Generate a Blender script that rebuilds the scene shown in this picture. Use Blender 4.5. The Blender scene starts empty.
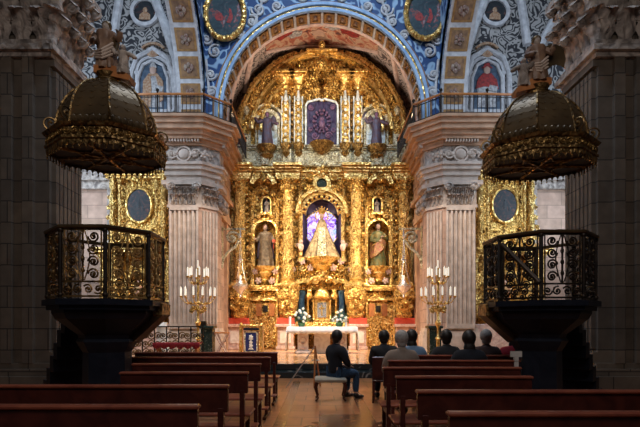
import bpy, bmesh, math, random
from mathutils import Vector, Matrix, noise
R=math.radians; PI=math.pi
random.seed(7)
scn=bpy.context.scene; COL=scn.collection
F=462.0; H0=1.45; CY=324.0; CX=320.0
def PX(px,Y): return (px-CX)*Y/F
def PZ(py,Y): return H0-(py-CY)*Y/F
# ------------------------------------------------------------------ materials
def new_mat(name):
    m=bpy.data.materials.new(name); m.use_nodes=True
    nt=m.node_tree; b=nt.nodes['Principled BSDF']; return m,nt,b
def co(nt,scale=1.0):
    t=nt.nodes.new('ShaderNodeTexCoord'); mp=nt.nodes.new('ShaderNodeMapping')
    nt.links.new(t.outputs['Object'],mp.inputs['Vector'])
    mp.inputs['Scale'].default_value=(scale,)*3 if isinstance(scale,(int,float)) else scale
    return mp.outputs['Vector']
def ramp(nt,fac,stops):
    r=nt.nodes.new('ShaderNodeValToRGB'); e=r.color_ramp.elements
    while len(e)<len(stops): e.new(0.5)
    for i,(p,c) in enumerate(stops): e[i].position=p; e[i].color=(*c,1)
    nt.links.new(fac,r.inputs['Fac']); return r.outputs['Color']
def noise_t(nt,vec,scale,detail=3,dist=0):
    n=nt.nodes.new('ShaderNodeTexNoise'); n.inputs['Scale'].default_value=scale
    n.inputs['Detail'].default_value=detail; n.inputs['Distortion'].default_value=dist
    nt.links.new(vec,n.inputs['Vector']); return n.outputs['Fac']
def bump(nt,b,fac,strength,dist=0.02):
    bp=nt.nodes.new('ShaderNodeBump'); bp.inputs['Strength'].default_value=strength
    bp.inputs['Distance'].default_value=dist
    nt.links.new(fac,bp.inputs['Height']); nt.links.new(bp.outputs['Normal'],b.inputs['Normal'])
def mat(name,c1,c2=None,scale=6,rough=.5,metal=0,bmp=0,bd=.02,detail=4,spec=None,lo=.35,hi=.65,dist=0):
    m,nt,b=new_mat(name); v=co(nt); f=noise_t(nt,v,scale,detail,dist)
    nt.links.new(ramp(nt,f,[(lo,c1),(hi,c2 or tuple(x*.8 for x in c1))]),b.inputs['Base Color'])
    b.inputs['Roughness'].default_value=rough; b.inputs['Metallic'].default_value=metal
    if spec is not None: b.inputs['Specular IOR Level'].default_value=spec
    if bmp: bump(nt,b,f,bmp,bd)
    return m
def scroll_mat(name,bg,fg,scale=2.2,freq=38,rough=.6,metal=0,bmp=0,third=None,thr=.25):
    """painted / carved scrollwork: contour bands of a smooth noise, like rinceaux"""
    m,nt,b=new_mat(name); v=co(nt)
    f=noise_t(nt,v,scale,1.2,.6)
    mu=nt.nodes.new('ShaderNodeMath'); mu.operation='MULTIPLY'; mu.inputs[1].default_value=freq; nt.links.new(f,mu.inputs[0])
    s=nt.nodes.new('ShaderNodeMath'); s.operation='SINE'; nt.links.new(mu.outputs[0],s.inputs[0])
    a=nt.nodes.new('ShaderNodeMath'); a.operation='MULTIPLY_ADD'; a.inputs[1].default_value=.5; a.inputs[2].default_value=.5; nt.links.new(s.outputs[0],a.inputs[0])
    stops=[(thr,bg),(min(.95,thr+.3),fg)] if not third else [(thr,bg),(thr+.2,third),(thr+.45,fg)]
    nt.links.new(ramp(nt,a.outputs[0],stops),b.inputs['Base Color'])
    b.inputs['Roughness'].default_value=rough; b.inputs['Metallic'].default_value=metal
    if bmp: bump(nt,b,a.outputs[0],bmp,.04)
    return m
def gold_mat(name,hi,mid,lo,rough=.32,metal=.75,scale=9,bmp=.7):
    m,nt,b=new_mat(name); v=co(nt)
    vo=nt.nodes.new('ShaderNodeTexVoronoi'); vo.inputs['Scale'].default_value=scale; nt.links.new(v,vo.inputs['Vector'])
    f=noise_t(nt,v,scale*.55,3,1.5)
    nt.links.new(ramp(nt,f,[(.32,lo),(.47,mid),(.62,hi)]),b.inputs['Base Color'])  # lo tone sinks in the bump hollows: bole patina plus painted crevice shade
    b.inputs['Metallic'].default_value=metal; b.inputs['Roughness'].default_value=rough
    mx=nt.nodes.new('ShaderNodeMath'); mx.operation='MULTIPLY_ADD'; mx.inputs[1].default_value=1.2
    nt.links.new(f,mx.inputs[0]); nt.links.new(vo.outputs['Distance'],mx.inputs[2])
    bump(nt,b,mx.outputs[0],bmp,.05)
    return m
def brick_mat(name,c1,c2,mortar,bw=.9,bh=.45,rough=.85,bmp=.5,axis='xz'):
    m,nt,b=new_mat(name)
    t=nt.nodes.new('ShaderNodeTexCoord'); sep=nt.nodes.new('ShaderNodeSeparateXYZ'); cb=nt.nodes.new('ShaderNodeCombineXYZ')
    nt.links.new(t.outputs['Object'],sep.inputs[0])
    ad=nt.nodes.new('ShaderNodeMath'); ad.operation='ADD'
    nt.links.new(sep.outputs['X'],ad.inputs[0]); nt.links.new(sep.outputs['Y'],ad.inputs[1])
    if axis=='xz': nt.links.new(ad.outputs[0],cb.inputs['X']); nt.links.new(sep.outputs['Z'],cb.inputs['Y'])
    else: nt.links.new(sep.outputs['X'],cb.inputs['X']); nt.links.new(sep.outputs['Y'],cb.inputs['Y'])
    br=nt.nodes.new('ShaderNodeTexBrick'); nt.links.new(cb.outputs[0],br.inputs['Vector'])
    br.inputs['Color1'].default_value=(*c1,1); br.inputs['Color2'].default_value=(*c2,1); br.inputs['Mortar'].default_value=(*mortar,1)
    br.inputs['Scale'].default_value=1; br.inputs['Brick Width'].default_value=bw; br.inputs['Row Height'].default_value=bh; br.inputs['Mortar Size'].default_value=.012
    nf=noise_t(nt,t.outputs['Object'],3.5,5)
    mx=nt.nodes.new('ShaderNodeMixRGB'); mx.blend_type='MULTIPLY'; mx.inputs[0].default_value=.55
    nt.links.new(br.outputs['Color'],mx.inputs[1]); nt.links.new(ramp(nt,nf,[(.3,(.55,.52,.5)),(.7,(1.15,1.12,1.1))]),mx.inputs[2])
    nt.links.new(mx.outputs[0],b.inputs['Base Color']); b.inputs['Roughness'].default_value=rough
    bump(nt,b,br.outputs['Fac'],-bmp,.01)
    return m
def emit(name,c,s):
    m,nt,b=new_mat(name); b.inputs['Base Color'].default_value=(*c,1); b.inputs['Emission Color'].default_value=(*c,1); b.inputs['Emission Strength'].default_value=s; return m
M={}
M['gold']=gold_mat('gilded wood',(1.0,.70,.24),(.62,.36,.09),(.10,.045,.012),scale=13,bmp=1.0,metal=.8)
M['gold_smooth']=gold_mat('gilded moulding',(1.0,.70,.27),(.74,.45,.12),(.34,.17,.035),rough=.3,scale=9,bmp=.5)
M['gold_pale']=gold_mat('pale and cool-lit gilding',(.85,.8,.6),(.55,.48,.3),(.13,.11,.07),rough=.4,metal=.45,scale=14,bmp=.8)  # on the attic band this pale tone carries the cool light
M['gold_dark']=gold_mat('aged gilding',(.5,.31,.1),(.25,.14,.04),(.07,.035,.012),rough=.4,scale=14,bmp=.6)
M['gold_shaft']=gold_mat('gilded carved shaft',(1.0,.74,.3),(.72,.44,.12),(.2,.09,.02),rough=.3,scale=16,bmp=1.0)
M['white_gilt']=gold_mat('white painted carving',(.9,.93,.9),(.7,.76,.74),(.45,.42,.3),rough=.5,metal=.1,scale=7,bmp=.3)
M['bronze']=mat('dark bronze',(.19,.12,.055),(.085,.055,.028),scale=2,rough=.36,metal=.6,bmp=.0)
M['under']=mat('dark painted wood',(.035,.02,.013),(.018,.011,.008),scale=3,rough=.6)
M['bronze_gilt']=gold_mat('gilt bronze',(.36,.22,.08),(.17,.10,.035),(.05,.03,.013),rough=.4,scale=16,bmp=.35)
M['iron']=mat('wrought iron',(.05,.034,.022),(.022,.016,.014),rough=.42,metal=.6,bmp=.1)
M['iron_gilt_lit']=mat('gilded iron with painted warm light',(.62,.38,.13),(.26,.15,.05),scale=9,rough=.42,metal=.6,bmp=.1)  # gilding made brighter in colour for the warm altar light
M['statue_wood']=mat('brown carved wood',(.30,.18,.11),(.16,.09,.06),scale=7,rough=.5)
M['iron_gilt']=mat('part gilded and golden-lit iron',(.34,.2,.07),(.06,.035,.02),scale=9,rough=.4,metal=.7,bmp=.2)
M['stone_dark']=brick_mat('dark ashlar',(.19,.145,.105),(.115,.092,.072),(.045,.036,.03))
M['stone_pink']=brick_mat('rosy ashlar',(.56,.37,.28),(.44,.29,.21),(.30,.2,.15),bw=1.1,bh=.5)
M['stone_pale']=mat('pale carved limestone',(.62,.49,.40),(.44,.34,.27),scale=4,rough=.75,bmp=.15)
M['stone_tan']=mat('tan limestone cornice',(.56,.33,.20),(.38,.22,.13),scale=3,rough=.75,bmp=.2)
M['stone_carve']=gold_mat('carved grey stone',(.55,.46,.39),(.34,.28,.24),(.16,.13,.11),rough=.8,metal=0,scale=6,bmp=.8)
M['marble_pink']=mat('veined pink marble',(.74,.55,.45),(.5,.3,.25),scale=3,rough=.35,dist=3,detail=6)
M['marble_white']=mat('white marble',(.84,.76,.68),(.66,.55,.47),scale=3,rough=.35,dist=2)
M['marble_black']=mat('black marble',(.010,.013,.022),(.018,.021,.032),scale=2,rough=.42,dist=3,spec=.22)
M['marble_step']=mat('dark green marble step',(.02,.028,.03),(.40,.38,.34),scale=2.2,rough=.12,dist=2.2,lo=.6,hi=.72,detail=5)
M['marble_green']=mat('dark green marble',(.02,.035,.03),(.2,.24,.22),scale=7,rough=.2,dist=2,lo=.55,hi=.75)
M['scroll_bw']=scroll_mat('black and white grotesque fresco',(.022,.022,.026),(.34,.32,.30),scale=2.6,freq=42,thr=.35)
M['scroll_blue']=scroll_mat('blue fresco with white scrolls',(.006,.045,.155),(.26,.40,.56),scale=1.6,freq=30,thr=.62)
M['scroll_warm']=scroll_mat('grey brown grotesque fresco',(.10,.075,.07),(.5,.4,.35),scale=2.4,freq=40)
M['rib_white']=mat('white painted rib',(.56,.55,.55),(.38,.37,.38),rough=.7)
M['rib_pink']=mat('pink plaster rib',(.70,.52,.45),(.5,.36,.31),rough=.7)
M['ring_blue']=mat('pale blue moulding',(.36,.50,.68),(.2,.33,.52),scale=3,rough=.6)
M['coffer']=mat('brown coffer panel',(.30,.16,.07),(.14,.07,.035),scale=6,rough=.6)
M['coffer_gold']=mat('ochre coffer frame',(.40,.22,.075),(.26,.13,.045),scale=9,rough=.5,metal=.3)
M['coffer_white']=mat('coffer rosette',(.34,.27,.2),(.16,.06,.05),scale=18,rough=.6)
def paint(name,stops,scale=2.5,dist=1.5):
    m,nt,b=new_mat(name); v=co(nt); f=noise_t(nt,v,scale,4,dist)
    nt.links.new(ramp(nt,f,stops),b.inputs['Base Color']); b.inputs['Roughness'].default_value=.55; return m
M['paint_dark']=paint('dark oil painting',[(.3,(.006,.010,.014)),(.52,(.02,.026,.03)),(.64,(.09,.03,.024)),(.76,(.2,.15,.12))],4)
M['paint_teal']=paint('dark teal oil painting',[(.35,(.006,.02,.03)),(.54,(.02,.05,.06)),(.62,(.24,.05,.04)),(.72,(.2,.22,.25))],3.2)
M['paint_vault']=paint('painted vault scene',[(.3,(.08,.05,.05)),(.45,(.42,.12,.07)),(.55,(.55,.38,.26)),(.66,(.28,.13,.09)),(.8,(.15,.15,.2))],2.2)
M['paint_niche']=paint('painted blue niche',[(.3,(.015,.025,.045)),(.6,(.07,.11,.16))],3)
M['red_paint']=mat('painted red robe',(.38,.035,.03),(.14,.02,.02),scale=11,rough=.6)
M['white_paint']=mat('painted white alb',(.5,.48,.46),(.2,.19,.2),scale=12,rough=.6)
M['ochre_paint']=mat('painted ochre cope',(.28,.12,.05),(.42,.3,.2),scale=14,rough=.6)
M['skin']=mat('skin',(.62,.38,.27),(.55,.32,.22),rough=.5)
M['skin_paint']=mat('painted flesh',(.5,.33,.25),(.42,.26,.2),rough=.6)
M['pew']=mat('dark red brown varnished wood',(.085,.02,.014),(.045,.011,.009),scale=5,rough=.27,dist=1)
M['pew_seat']=mat('red brown pew seat',(.30,.085,.045),(.2,.05,.03),scale=5,rough=.3,dist=1)
M['wood_orange']=mat('orange varnished wood',(.55,.22,.07),(.4,.14,.04),rough=.35)
M['red_cloth']=mat('red cloth',(.75,.10,.05),(.6,.06,.03),scale=5,rough=.8)
M['crimson']=mat('crimson fringe',(.5,.03,.05),(.3,.02,.03),scale=20,rough=.8)
M['linen']=mat('white altar linen',(.95,.94,.92),(.92,.9,.87),scale=3,rough=.8)
M['wax']=mat('white wax',(.95,.92,.85),(.9,.85,.75),rough=.5)
M['silver']=mat('polished silver',(.9,.88,.86),(.7,.68,.68),scale=14,rough=.25,metal=.8,bmp=.3)
M['leaf']=mat('green leaves',(.06,.18,.05),(.02,.08,.02),scale=20,rough=.5)
M['flower']=mat('white petals',(.95,.93,.85),(.85,.82,.7),scale=20,rough=.6)
M['blue_cloth']=mat('blue painted drapery',(.04,.13,.26),(.10,.25,.38),scale=8,rough=.6)
M['purple']=mat('dark purple ground',(.05,.03,.085),(.025,.015,.05),scale=6,rough=.5,bmp=.5)
M['purple_relief']=mat('violet carved relief',(.24,.12,.2),(.09,.055,.13),scale=8,rough=.5,metal=.2,bmp=.5)
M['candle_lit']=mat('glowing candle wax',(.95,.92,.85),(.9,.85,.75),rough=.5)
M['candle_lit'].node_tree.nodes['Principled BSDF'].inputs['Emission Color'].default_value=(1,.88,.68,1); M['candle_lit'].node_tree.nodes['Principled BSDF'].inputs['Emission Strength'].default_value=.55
M['flame']=emit('candle flame',(1,.75,.4),14)
M['black']=mat('black painted opening shade',(.01,.01,.01),(.015,.013,.01),rough=.9)  # shade of the door opening, put into the colour
M['navy']=mat('dark navy wool',(.012,.014,.022),(.008,.009,.014),rough=.9)
M['charcoal']=mat('charcoal knit',(.03,.028,.03),(.018,.017,.018),rough=.9)
M['jeans']=mat('blue denim',(.03,.08,.16),(.015,.04,.09),scale=30,rough=.85)
M['lightblue']=mat('pale blue shirt cloth',(.22,.32,.45),(.16,.25,.37),rough=.85)
M['redcoat']=mat('red coat cloth',(.6,.02,.04),(.45,.015,.03),rough=.8)
M['beige']=mat('beige coat cloth',(.32,.25,.2),(.25,.19,.15),rough=.85)
M['maroon']=mat('brown coat cloth',(.08,.04,.035),(.05,.025,.02),rough=.85)
M['hair_dark']=mat('dark brown hair',(.02,.013,.009),(.01,.007,.005),scale=30,rough=.5)
M['hair_grey']=mat('grey hair',(.42,.39,.36),(.3,.28,.26),scale=30,rough=.6)
M['stool_fabric']=mat('worn grey upholstery',(.42,.4,.33),(.32,.3,.25),scale=12,rough=.85)
M['alu']=mat('brushed aluminium',(.7,.7,.68),(.6,.6,.6),rough=.3,metal=.7)
M['board']=mat('white board',(.7,.68,.64),(.6,.58,.55),rough=.6)
M['brocade']=gold_mat('gold brocade',(.40,.29,.16),(.27,.19,.10),(.13,.085,.045),rough=.45,metal=.4,scale=9,bmp=.4)
M['robe_pink']=mat('rose and gold robe',(.42,.15,.10),(.4,.26,.09),scale=7,rough=.5,metal=.2)
M['robe_grey']=mat('grey brown habit',(.30,.22,.14),(.12,.08,.05),scale=7,rough=.5,metal=.15)
M['robe_green']=mat('dark green robe',(.07,.12,.06),(.24,.17,.05),scale=7,rough=.5,metal=.2)
M['robe_dark']=mat('dark polychrome robe',(.10,.045,.055),(.07,.07,.12),scale=6,rough=.5,metal=.2)
def halo_mat():
    m,nt,b=new_mat('glowing violet stained glass'); v=co(nt)
    vo=nt.nodes.new('ShaderNodeTexVoronoi'); vo.inputs['Scale'].default_value=6; nt.links.new(v,vo.inputs['Vector'])
    f=noise_t(nt,v,4.5,2,1)
    c=ramp(nt,f,[(.33,(.10,.02,.42)),(.46,(.35,.18,.95)),(.55,(.9,.75,1)),(.64,(.25,.5,1)),(.74,(.5,.1,.8))])
    nt.links.new(c,b.inputs['Base Color']); nt.links.new(c,b.inputs['Emission Color']); b.inputs['Emission Strength'].default_value=.95
    return m
M['halo']=halo_mat()
def floor_mat(name,c1,c2,tile,rough):
    m=brick_mat(name,c1,c2,tuple(x*.35 for x in c1),bw=tile,bh=tile,rough=rough,bmp=.05,axis='xy'); return m
M['floor_nave']=floor_mat('polished brown floor',(.46,.20,.09),(.34,.14,.06),.55,.30)
M['floor_inlay']=mat('dark marbled floor inlay',(.13,.055,.028),(.30,.14,.07),scale=2.5,rough=.25,dist=2.5,lo=.5,hi=.72)
M['floor_pres']=floor_mat('polished honey floor',(.72,.40,.19),(.62,.32,.14),.8,.18)
# ------------------------------------------------------------------ mesh builder
class MB:
    def __init__(s,Mx=None): s.v=[]; s.f=[]; s.M=Mx or Matrix.Identity(4)
    def add(s,vs,fs):
        n=len(s.v); s.v+= [tuple(s.M@Vector(p)) for p in vs]; s.f+=[tuple(i+n for i in f) for f in fs]; return s
    def mk(s):
        s.marks=getattr(s,'marks',[])+[(len(s.v),len(s.f))]; return s
    def split(s,name,m,parent,smooth=True):
        mk=s.marks+[(len(s.v),len(s.f))]
        for (a,fa),(b,fb) in zip(mk,mk[1:]):
            if b>a:
                q=MB(); q.v=s.v[a:b]; q.f=[tuple(i-a for i in f) for f in s.f[fa:fb]]; q.build(name,m,parent,smooth)
    def box(s,x0,x1,y0,y1,z0,z1,ch=0):
        if x0>x1:x0,x1=x1,x0
        if y0>y1:y0,y1=y1,y0
        if z0>z1:z0,z1=z1,z0
        c=min(ch,(x1-x0)/3,(y1-y0)/3,(z1-z0)/3)
        if c<=0:
            return s.add([(x0,y0,z0),(x1,y0,z0),(x1,y1,z0),(x0,y1,z0),(x0,y0,z1),(x1,y0,z1),(x1,y1,z1),(x0,y1,z1)],[(0,3,2,1),(4,5,6,7),(0,1,5,4),(1,2,6,5),(2,3,7,6),(3,0,4,7)])
        return s.loft([[(x0+c,y0+c,z0),(x1-c,y0+c,z0),(x1-c,y1-c,z0),(x0+c,y1-c,z0)],[(x0,y0,z0+c),(x1,y0,z0+c),(x1,y1,z0+c),(x0,y1,z0+c)],[(x0,y0,z1-c),(x1,y0,z1-c),(x1,y1,z1-c),(x0,y1,z1-c)],[(x0+c,y0+c,z1),(x1-c,y0+c,z1),(x1-c,y1-c,z1),(x0+c,y1-c,z1)]])
    def loft(s,rings,cap=True,closed=False):
        n=len(rings[0]); vs=[p for r in rings for p in r]; fs=[]
        for k in range(len(rings)-(0 if closed else 1)):
            k2=(k+1)%len(rings)
            for i in range(n):
                j=(i+1)%n; fs.append((k*n+i,k*n+j,k2*n+j,k2*n+i))
        if cap and not closed: fs+= [tuple(reversed(range(n))),tuple((len(rings)-1)*n+i for i in range(n))]
        return s.add(vs,fs)
    def lathe(s,prof,cx=0,cy=0,cz=0,n=20,sx=1,sy=1,rot=0,fn=None,arc=None):
        rings=[]
        for r,z in prof:
            ring=[]
            for i in range(n):
                a=rot+2*PI*i/n; rr=r*(fn(a,z) if fn else 1)
                ring.append((cx+rr*sx*math.cos(a),cy+rr*sy*math.sin(a),cz+z))
            rings.append(ring)
        return s.loft(rings)
    def tube(s,pts,r,n=6,closed=False):
        pts=[Vector(p) for p in pts]; m=len(pts); rings=[]; up=None
        for i,p in enumerate(pts):
            a=pts[i-1] if (i>0 or closed) else p; b=pts[(i+1)%m] if (i<m-1 or closed) else p
            t=(b-a); t=t.normalized() if t.length>1e-9 else Vector((0,0,1))
            if up is None:
                up=t.orthogonal().normalized()
            u=(up-t*up.dot(t)); u=u.normalized() if u.length>1e-6 else t.orthogonal().normalized(); up=u; w=t.cross(u)
            rr=r[i] if isinstance(r,(list,tuple)) else r
            rings.append([tuple(p+u*rr*math.cos(2*PI*k/n)+w*rr*math.sin(2*PI*k/n)) for k in range(n)])
        return s.loft(rings,closed=closed)
    def ball(s,c,r,n=10,m=7,sx=1,sy=1,sz=1,fn=None):
        prof=[]
        rings=[]
        for j in range(m+1):
            t=-PI/2+PI*j/m; q=max(math.cos(t),.03)
            rings.append([(c[0]+r*sx*q*math.cos(2*PI*i/n),c[1]+r*sy*q*math.sin(2*PI*i/n),c[2]+r*sz*math.sin(t)) for i in range(n)])
        return s.loft(rings)
    def spiral(s,cx,cz,r,turns=1.6,a0=0,hand=1,y=0,t=.012,n=26,tail=None,nn=5):
        pts=[]
        if tail: pts.append((tail[0],y,tail[1]))
        for i in range(n+1):
            k=i/n; a=a0+hand*2*PI*turns*k; rr=r*(1-.86*k)
            pts.append((cx+rr*math.cos(a),y,cz+rr*math.sin(a)))
        s.tube(pts,t,nn); s.ball(pts[-1],t*1.9,6,4); return s
    def arc(s,cx,cz,r0,r1,a0,a1,y0,y1,n=24,ex=1,wav=0,wn=0):
        rings=[]
        for i in range(n+1):
            a=a0+(a1-a0)*i/n; q=r1+(wav*math.sin(wn*a) if wav else 0)
            c,d=math.cos(a),math.sin(a)*ex
            rings.append([(cx+r0*c,y0,cz+r0*d),(cx+q*c,y0,cz+q*d),(cx+q*c,y1,cz+q*d),(cx+r0*c,y1,cz+r0*d)])
        return s.loft(rings)
    def prism(s,poly,y0,y1):   # polygon in xz extruded in y
        n=len(poly); vs=[(x,y0,z) for x,z in poly]+[(x,y1,z) for x,z in poly]
        return s.add(vs,[tuple(range(n)),tuple(reversed(range(n,2*n)))]+[(i,(i+1)%n,n+(i+1)%n,n+i) for i in range(n)])
    def slab(s,poly,z0,z1):    # polygon in xy
        n=len(poly); vs=[(x,y,z0) for x,y in poly]+[(x,y,z1) for x,y in poly]
        return s.add(vs,[tuple(reversed(range(n))),tuple(range(n,2*n))]+[(i,(i+1)%n,n+(i+1)%n,n+i) for i in range(n)])
    def leafball(s,c,r,y,seed=0,k=5):
        """curled acanthus boss: a centre knob and a ring of tilted petals"""
        s.ball((c[0],y,c[1]),r*.42,8,5)
        for i in range(k):
            a=seed+2*PI*i/k
            s.ball((c[0]+.62*r*math.cos(a),y+.0*r,c[1]+.62*r*math.sin(a)),r*.36,6,4,sx=1,sy=.8,sz=1)
        return s
    def acanthus(s,c,out,h,w,curl=.5):
        'a leaf rising from c and rolling over outwards'
        o=Vector(out).normalized(); sd=Vector((-o.y,o.x,0)); rings=[]
        for j in range(9):
            t=j/8; z=h*math.sin(min(t*1.25,1)*PI/2) if t<.8 else h*(1-.9*(t-.8)); r=w*.35*t+curl*h*max(0,t-.35)**1.4*1.6; ww=w*(.55+.5*math.sin(PI*min(1,t*1.05)))*(1-.55*t**4)*(1+.14*(-1)**j); th=.03+.035*h
            p=Vector(c)+o*r+Vector((0,0,z)); rings.append([tuple(p-sd*ww/2),tuple(p-sd*ww*.2+o*th),tuple(p+o*th*.35),tuple(p+sd*ww*.2+o*th),tuple(p+sd*ww/2),tuple(p-o*th*.6)])
        return s.loft(rings)
    def build(s,name,m,parent=None,smooth=True,loc=None):
        me=bpy.data.meshes.new(name); me.from_pydata(s.v,[],s.f); me.update()
        bm=bmesh.new(); bm.from_mesh(me); bmesh.ops.recalc_face_normals(bm,faces=bm.faces); bm.to_mesh(me); bm.free()
        if smooth:
            me.polygons.foreach_set('use_smooth',[True]*len(me.polygons))
            try: me.set_sharp_from_angle(angle=R(38))
            except Exception: pass
        me.materials.append(M[m] if isinstance(m,str) else m)
        o=bpy.data.objects.new(name,me); COL.objects.link(o)
        if parent: o.parent=parent
        if loc: o.location=loc
        return o
def T(x,y,z=0,rz=0,s=1): return Matrix.Translation((x,y,z))@Matrix.Rotation(rz,4,'Z')@Matrix.Scale(s,4)
def thing(name,label,cat,loc=(0,0,0),rz=0,group=None):
    o=bpy.data.objects.new(name,None); COL.objects.link(o); o.location=loc; o.rotation_euler=(0,0,rz); o.empty_display_size=.2
    o['label']=label; o['category']=cat
    if group: o['group']=group
    return o
def tag(o,label,cat,group=None,kind=None):
    o['label']=label; o['category']=cat
    if group:o['group']=group
    if kind:o['kind']=kind
    return o
def struct(o): o['kind']='structure'; return o
def dup(root,loc,rz=None,label=None,group=None,scale=None):
    r=root.copy(); COL.objects.link(r); r.location=loc
    if rz is not None: r.rotation_euler=(0,0,rz)
    if scale: r.scale=scale
    if label:r['label']=label
    if group:r['group']=group
    def rec(a,b):
        for ch in list(a.children):
            c=ch.copy(); COL.objects.link(c); c.parent=b; rec(ch,c)
    rec(root,r); return r
def nz(x,y,z=0): return noise.noise(Vector((x,y,z)))
def carve(x,z,s=1.7,k=13,seed=0):
    a=nz(x*s+seed,z*s,seed*.7); f=.5+.5*math.sin(k*a+3*nz(x*s*2.3,z*s*2.3,seed+5))
    return f*.75+.35*nz(x*7,z*7,seed+2)
def relief(mb,x0,x1,z0,z1,y,amp,inside=None,res=.045,s=1.7,k=13,seed=0,sym=True,thick=.06):
    nx=max(2,int((x1-x0)/res)); nzn=max(2,int((z1-z0)/res)); idx={}; vs=[]; fs=[]
    def vert(i,j):
        if (i,j) in idx: return idx[(i,j)]
        x=x0+(x1-x0)*i/nx; z=z0+(z1-z0)*j/nzn
        h=carve(abs(x) if sym else x,z,s,k,seed)
        edge=min(i,nx-i,j,nzn-j)
        if edge==0: h=-thick/amp if amp else 0
        idx[(i,j)]=len(vs); vs.append((x,y-amp*h*(.55 if (amp>.12 and z>9.2) else 1),z)); return idx[(i,j)]
    for i in range(nx):
        for j in range(nzn):
            xc=x0+(x1-x0)*(i+.5)/nx; zc=z0+(z1-z0)*(j+.5)/nzn
            if inside and not inside(xc,zc): continue
            fs.append((vert(i,j),vert(i+1,j),vert(i+1,j+1),vert(i,j+1)))
    return mb.add(vs,fs)
# ------------------------------------------------------------------ camera
cam=bpy.data.cameras.new('camera'); cam.lens=36*F/640; cam.sensor_width=36; cam.shift_y=(CY-213.5)/640; cam.clip_end=200
co_=bpy.data.objects.new('camera',cam); COL.objects.link(co_); co_.location=(0,0,H0); co_.rotation_euler=(R(90),0,0); scn.camera=co_
# ------------------------------------------------------------------ the setting
AX=.08     # axis of the church, a little right of the camera
ZP=.34     # presbytery floor
f=MB().box(-11,11,-3,23,-.2,0); struct(f.build('floor','floor_nave',smooth=False))
inl=MB()
inl.box(-.02+AX,.32+AX,4.2,6.9,-.01,.004)
for x in (-.66,.66): inl.box(AX+x-.09,AX+x+.09,1,11.6,-.01,.004)
inl.box(-.75+AX,.75+AX,5.0,5.2,-.01,.004); inl.box(-.1+AX,.6+AX,6.2,7.4,-.01,.0045)
inl.arc(0,0,0,0,0,1,0,0,1) if False else None
for k in range(14):
    a=k*PI/7; inl.slab([(AX+.35+.5*math.cos(a+d)*r,6.4+.5*math.sin(a+d)*r) for d,r in ((0,.7),(.12,1.25),(.3,1.35),(.36,.7))],-.01,.005)
struct(inl.build('floor_inlay','floor_inlay',smooth=False))
pl=MB().box(-11,11,12.9,22.4,0,ZP); struct(pl.build('floor_presbytery','floor_pres',smooth=False))
st=MB().box(-11,11,12.35,12.9,0,.17,.015); struct(st.build('trim_1','marble_step',smooth=False))
st=MB().box(-11,11,12.8,13.15,.17,ZP+.006,.015); struct(st.build('trim_2','marble_step',smooth=False))
# walls of the presbytery
WX=4.15
struct(MB().box(-5,5.2,21.6,21.9,0,16).build('wall_back','stone_pink',smooth=False))
for s,nm in ((-1,'left'),(1,'right')):
    x=AX+s*WX
    struct(MB().box(x,x+s*.8,17.2,21.7,0,8.8).build('wall_'+nm,'stone_pink',smooth=False))
    # pilaster strips and cornice inside the presbytery
    t=MB(); 
    t.box(x-s*.12,x+s*.1,17.6,18.4,ZP,5.7); t.box(x-s*.12,x+s*.1,19.6,20.3,ZP,5.7)
    for z0,z1,pr in ((5.7,6.0,.18),(6.0,6.45,.12),(6.5,6.7,.3),(6.7,7.2,.15),(7.2,7.9,.18),(7.9,8.1,.3),(8.1,8.3,.42),(8.3,8.5,.55),(8.5,8.7,.68)):
        t.box(x-s*pr,x+s*.1,16.9,20.2,z0,z1)
    struct(t.build('trim_'+('3' if s<0 else '4'),'stone_tan',smooth=False))
# presbytery barrel vault
VR=4.4; VZ=9.55
mb=MB(); 
mb.arc(AX,VZ,VR,VR+.25,0,PI,17.3,21.7,48); mb.box(AX-VR-.25,AX-VR,17.3,21.7,8.6,VZ); mb.box(AX+VR,AX+VR+.25,17.3,21.7,8.6,VZ)
ceil=struct(mb.build('ceiling','scroll_warm'))
def vp(a,y,off=0): return (AX+(VR-off)*math.cos(a),y,VZ+(VR-off)*math.sin(a))
rb=MB()
for s in (0,1):
    g=(lambda a:(PI-a) if s else a)
    rb.tube([vp(g(R(2+50*t)),21.2-2.5*t,.05) for t in [i/14 for i in range(15)]],.13,6)
    rb.tube([vp(g(R(8+46*t)),18.6+1.6*math.sin(PI*t)*(1-.3*t)-.3*t,.05) for t in [i/14 for i in range(15)]],.10,6)
    rb.tube([vp(g(R(20+16*math.sin(t*PI))),17.7+2.6*t,.04) for t in [i/14 for i in range(15)]],.09,6)
    rb.tube([vp(g(R(56-20*t)),18.0+3.2*t,.05) for t in [i/14 for i in range(15)]],.11,6)
struct(rb.build('trim_5','rib_pink'))
# painted scene on the vault and its frame
pt=MB(); rings=[]
for i in range(25):
    a=R(57+66*i/24); rings.append([vp(a,18.2,.03),vp(a,19.9+.75*math.sin(PI*i/24),.03),vp(a,19.9+.75*math.sin(PI*i/24),0),vp(a,18.2,0)])
pt.loft(rings); o=pt.build('vault_painting','paint_vault'); tag(o,'curved fresco with red robed figures on the vault above the altarpiece','painting')
fr=MB().tube([vp(R(56+68*i/24),19.95+.75*math.sin(PI*i/24),.05) for i in range(25)],.07); fr.build('frame','rib_pink',o)
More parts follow.
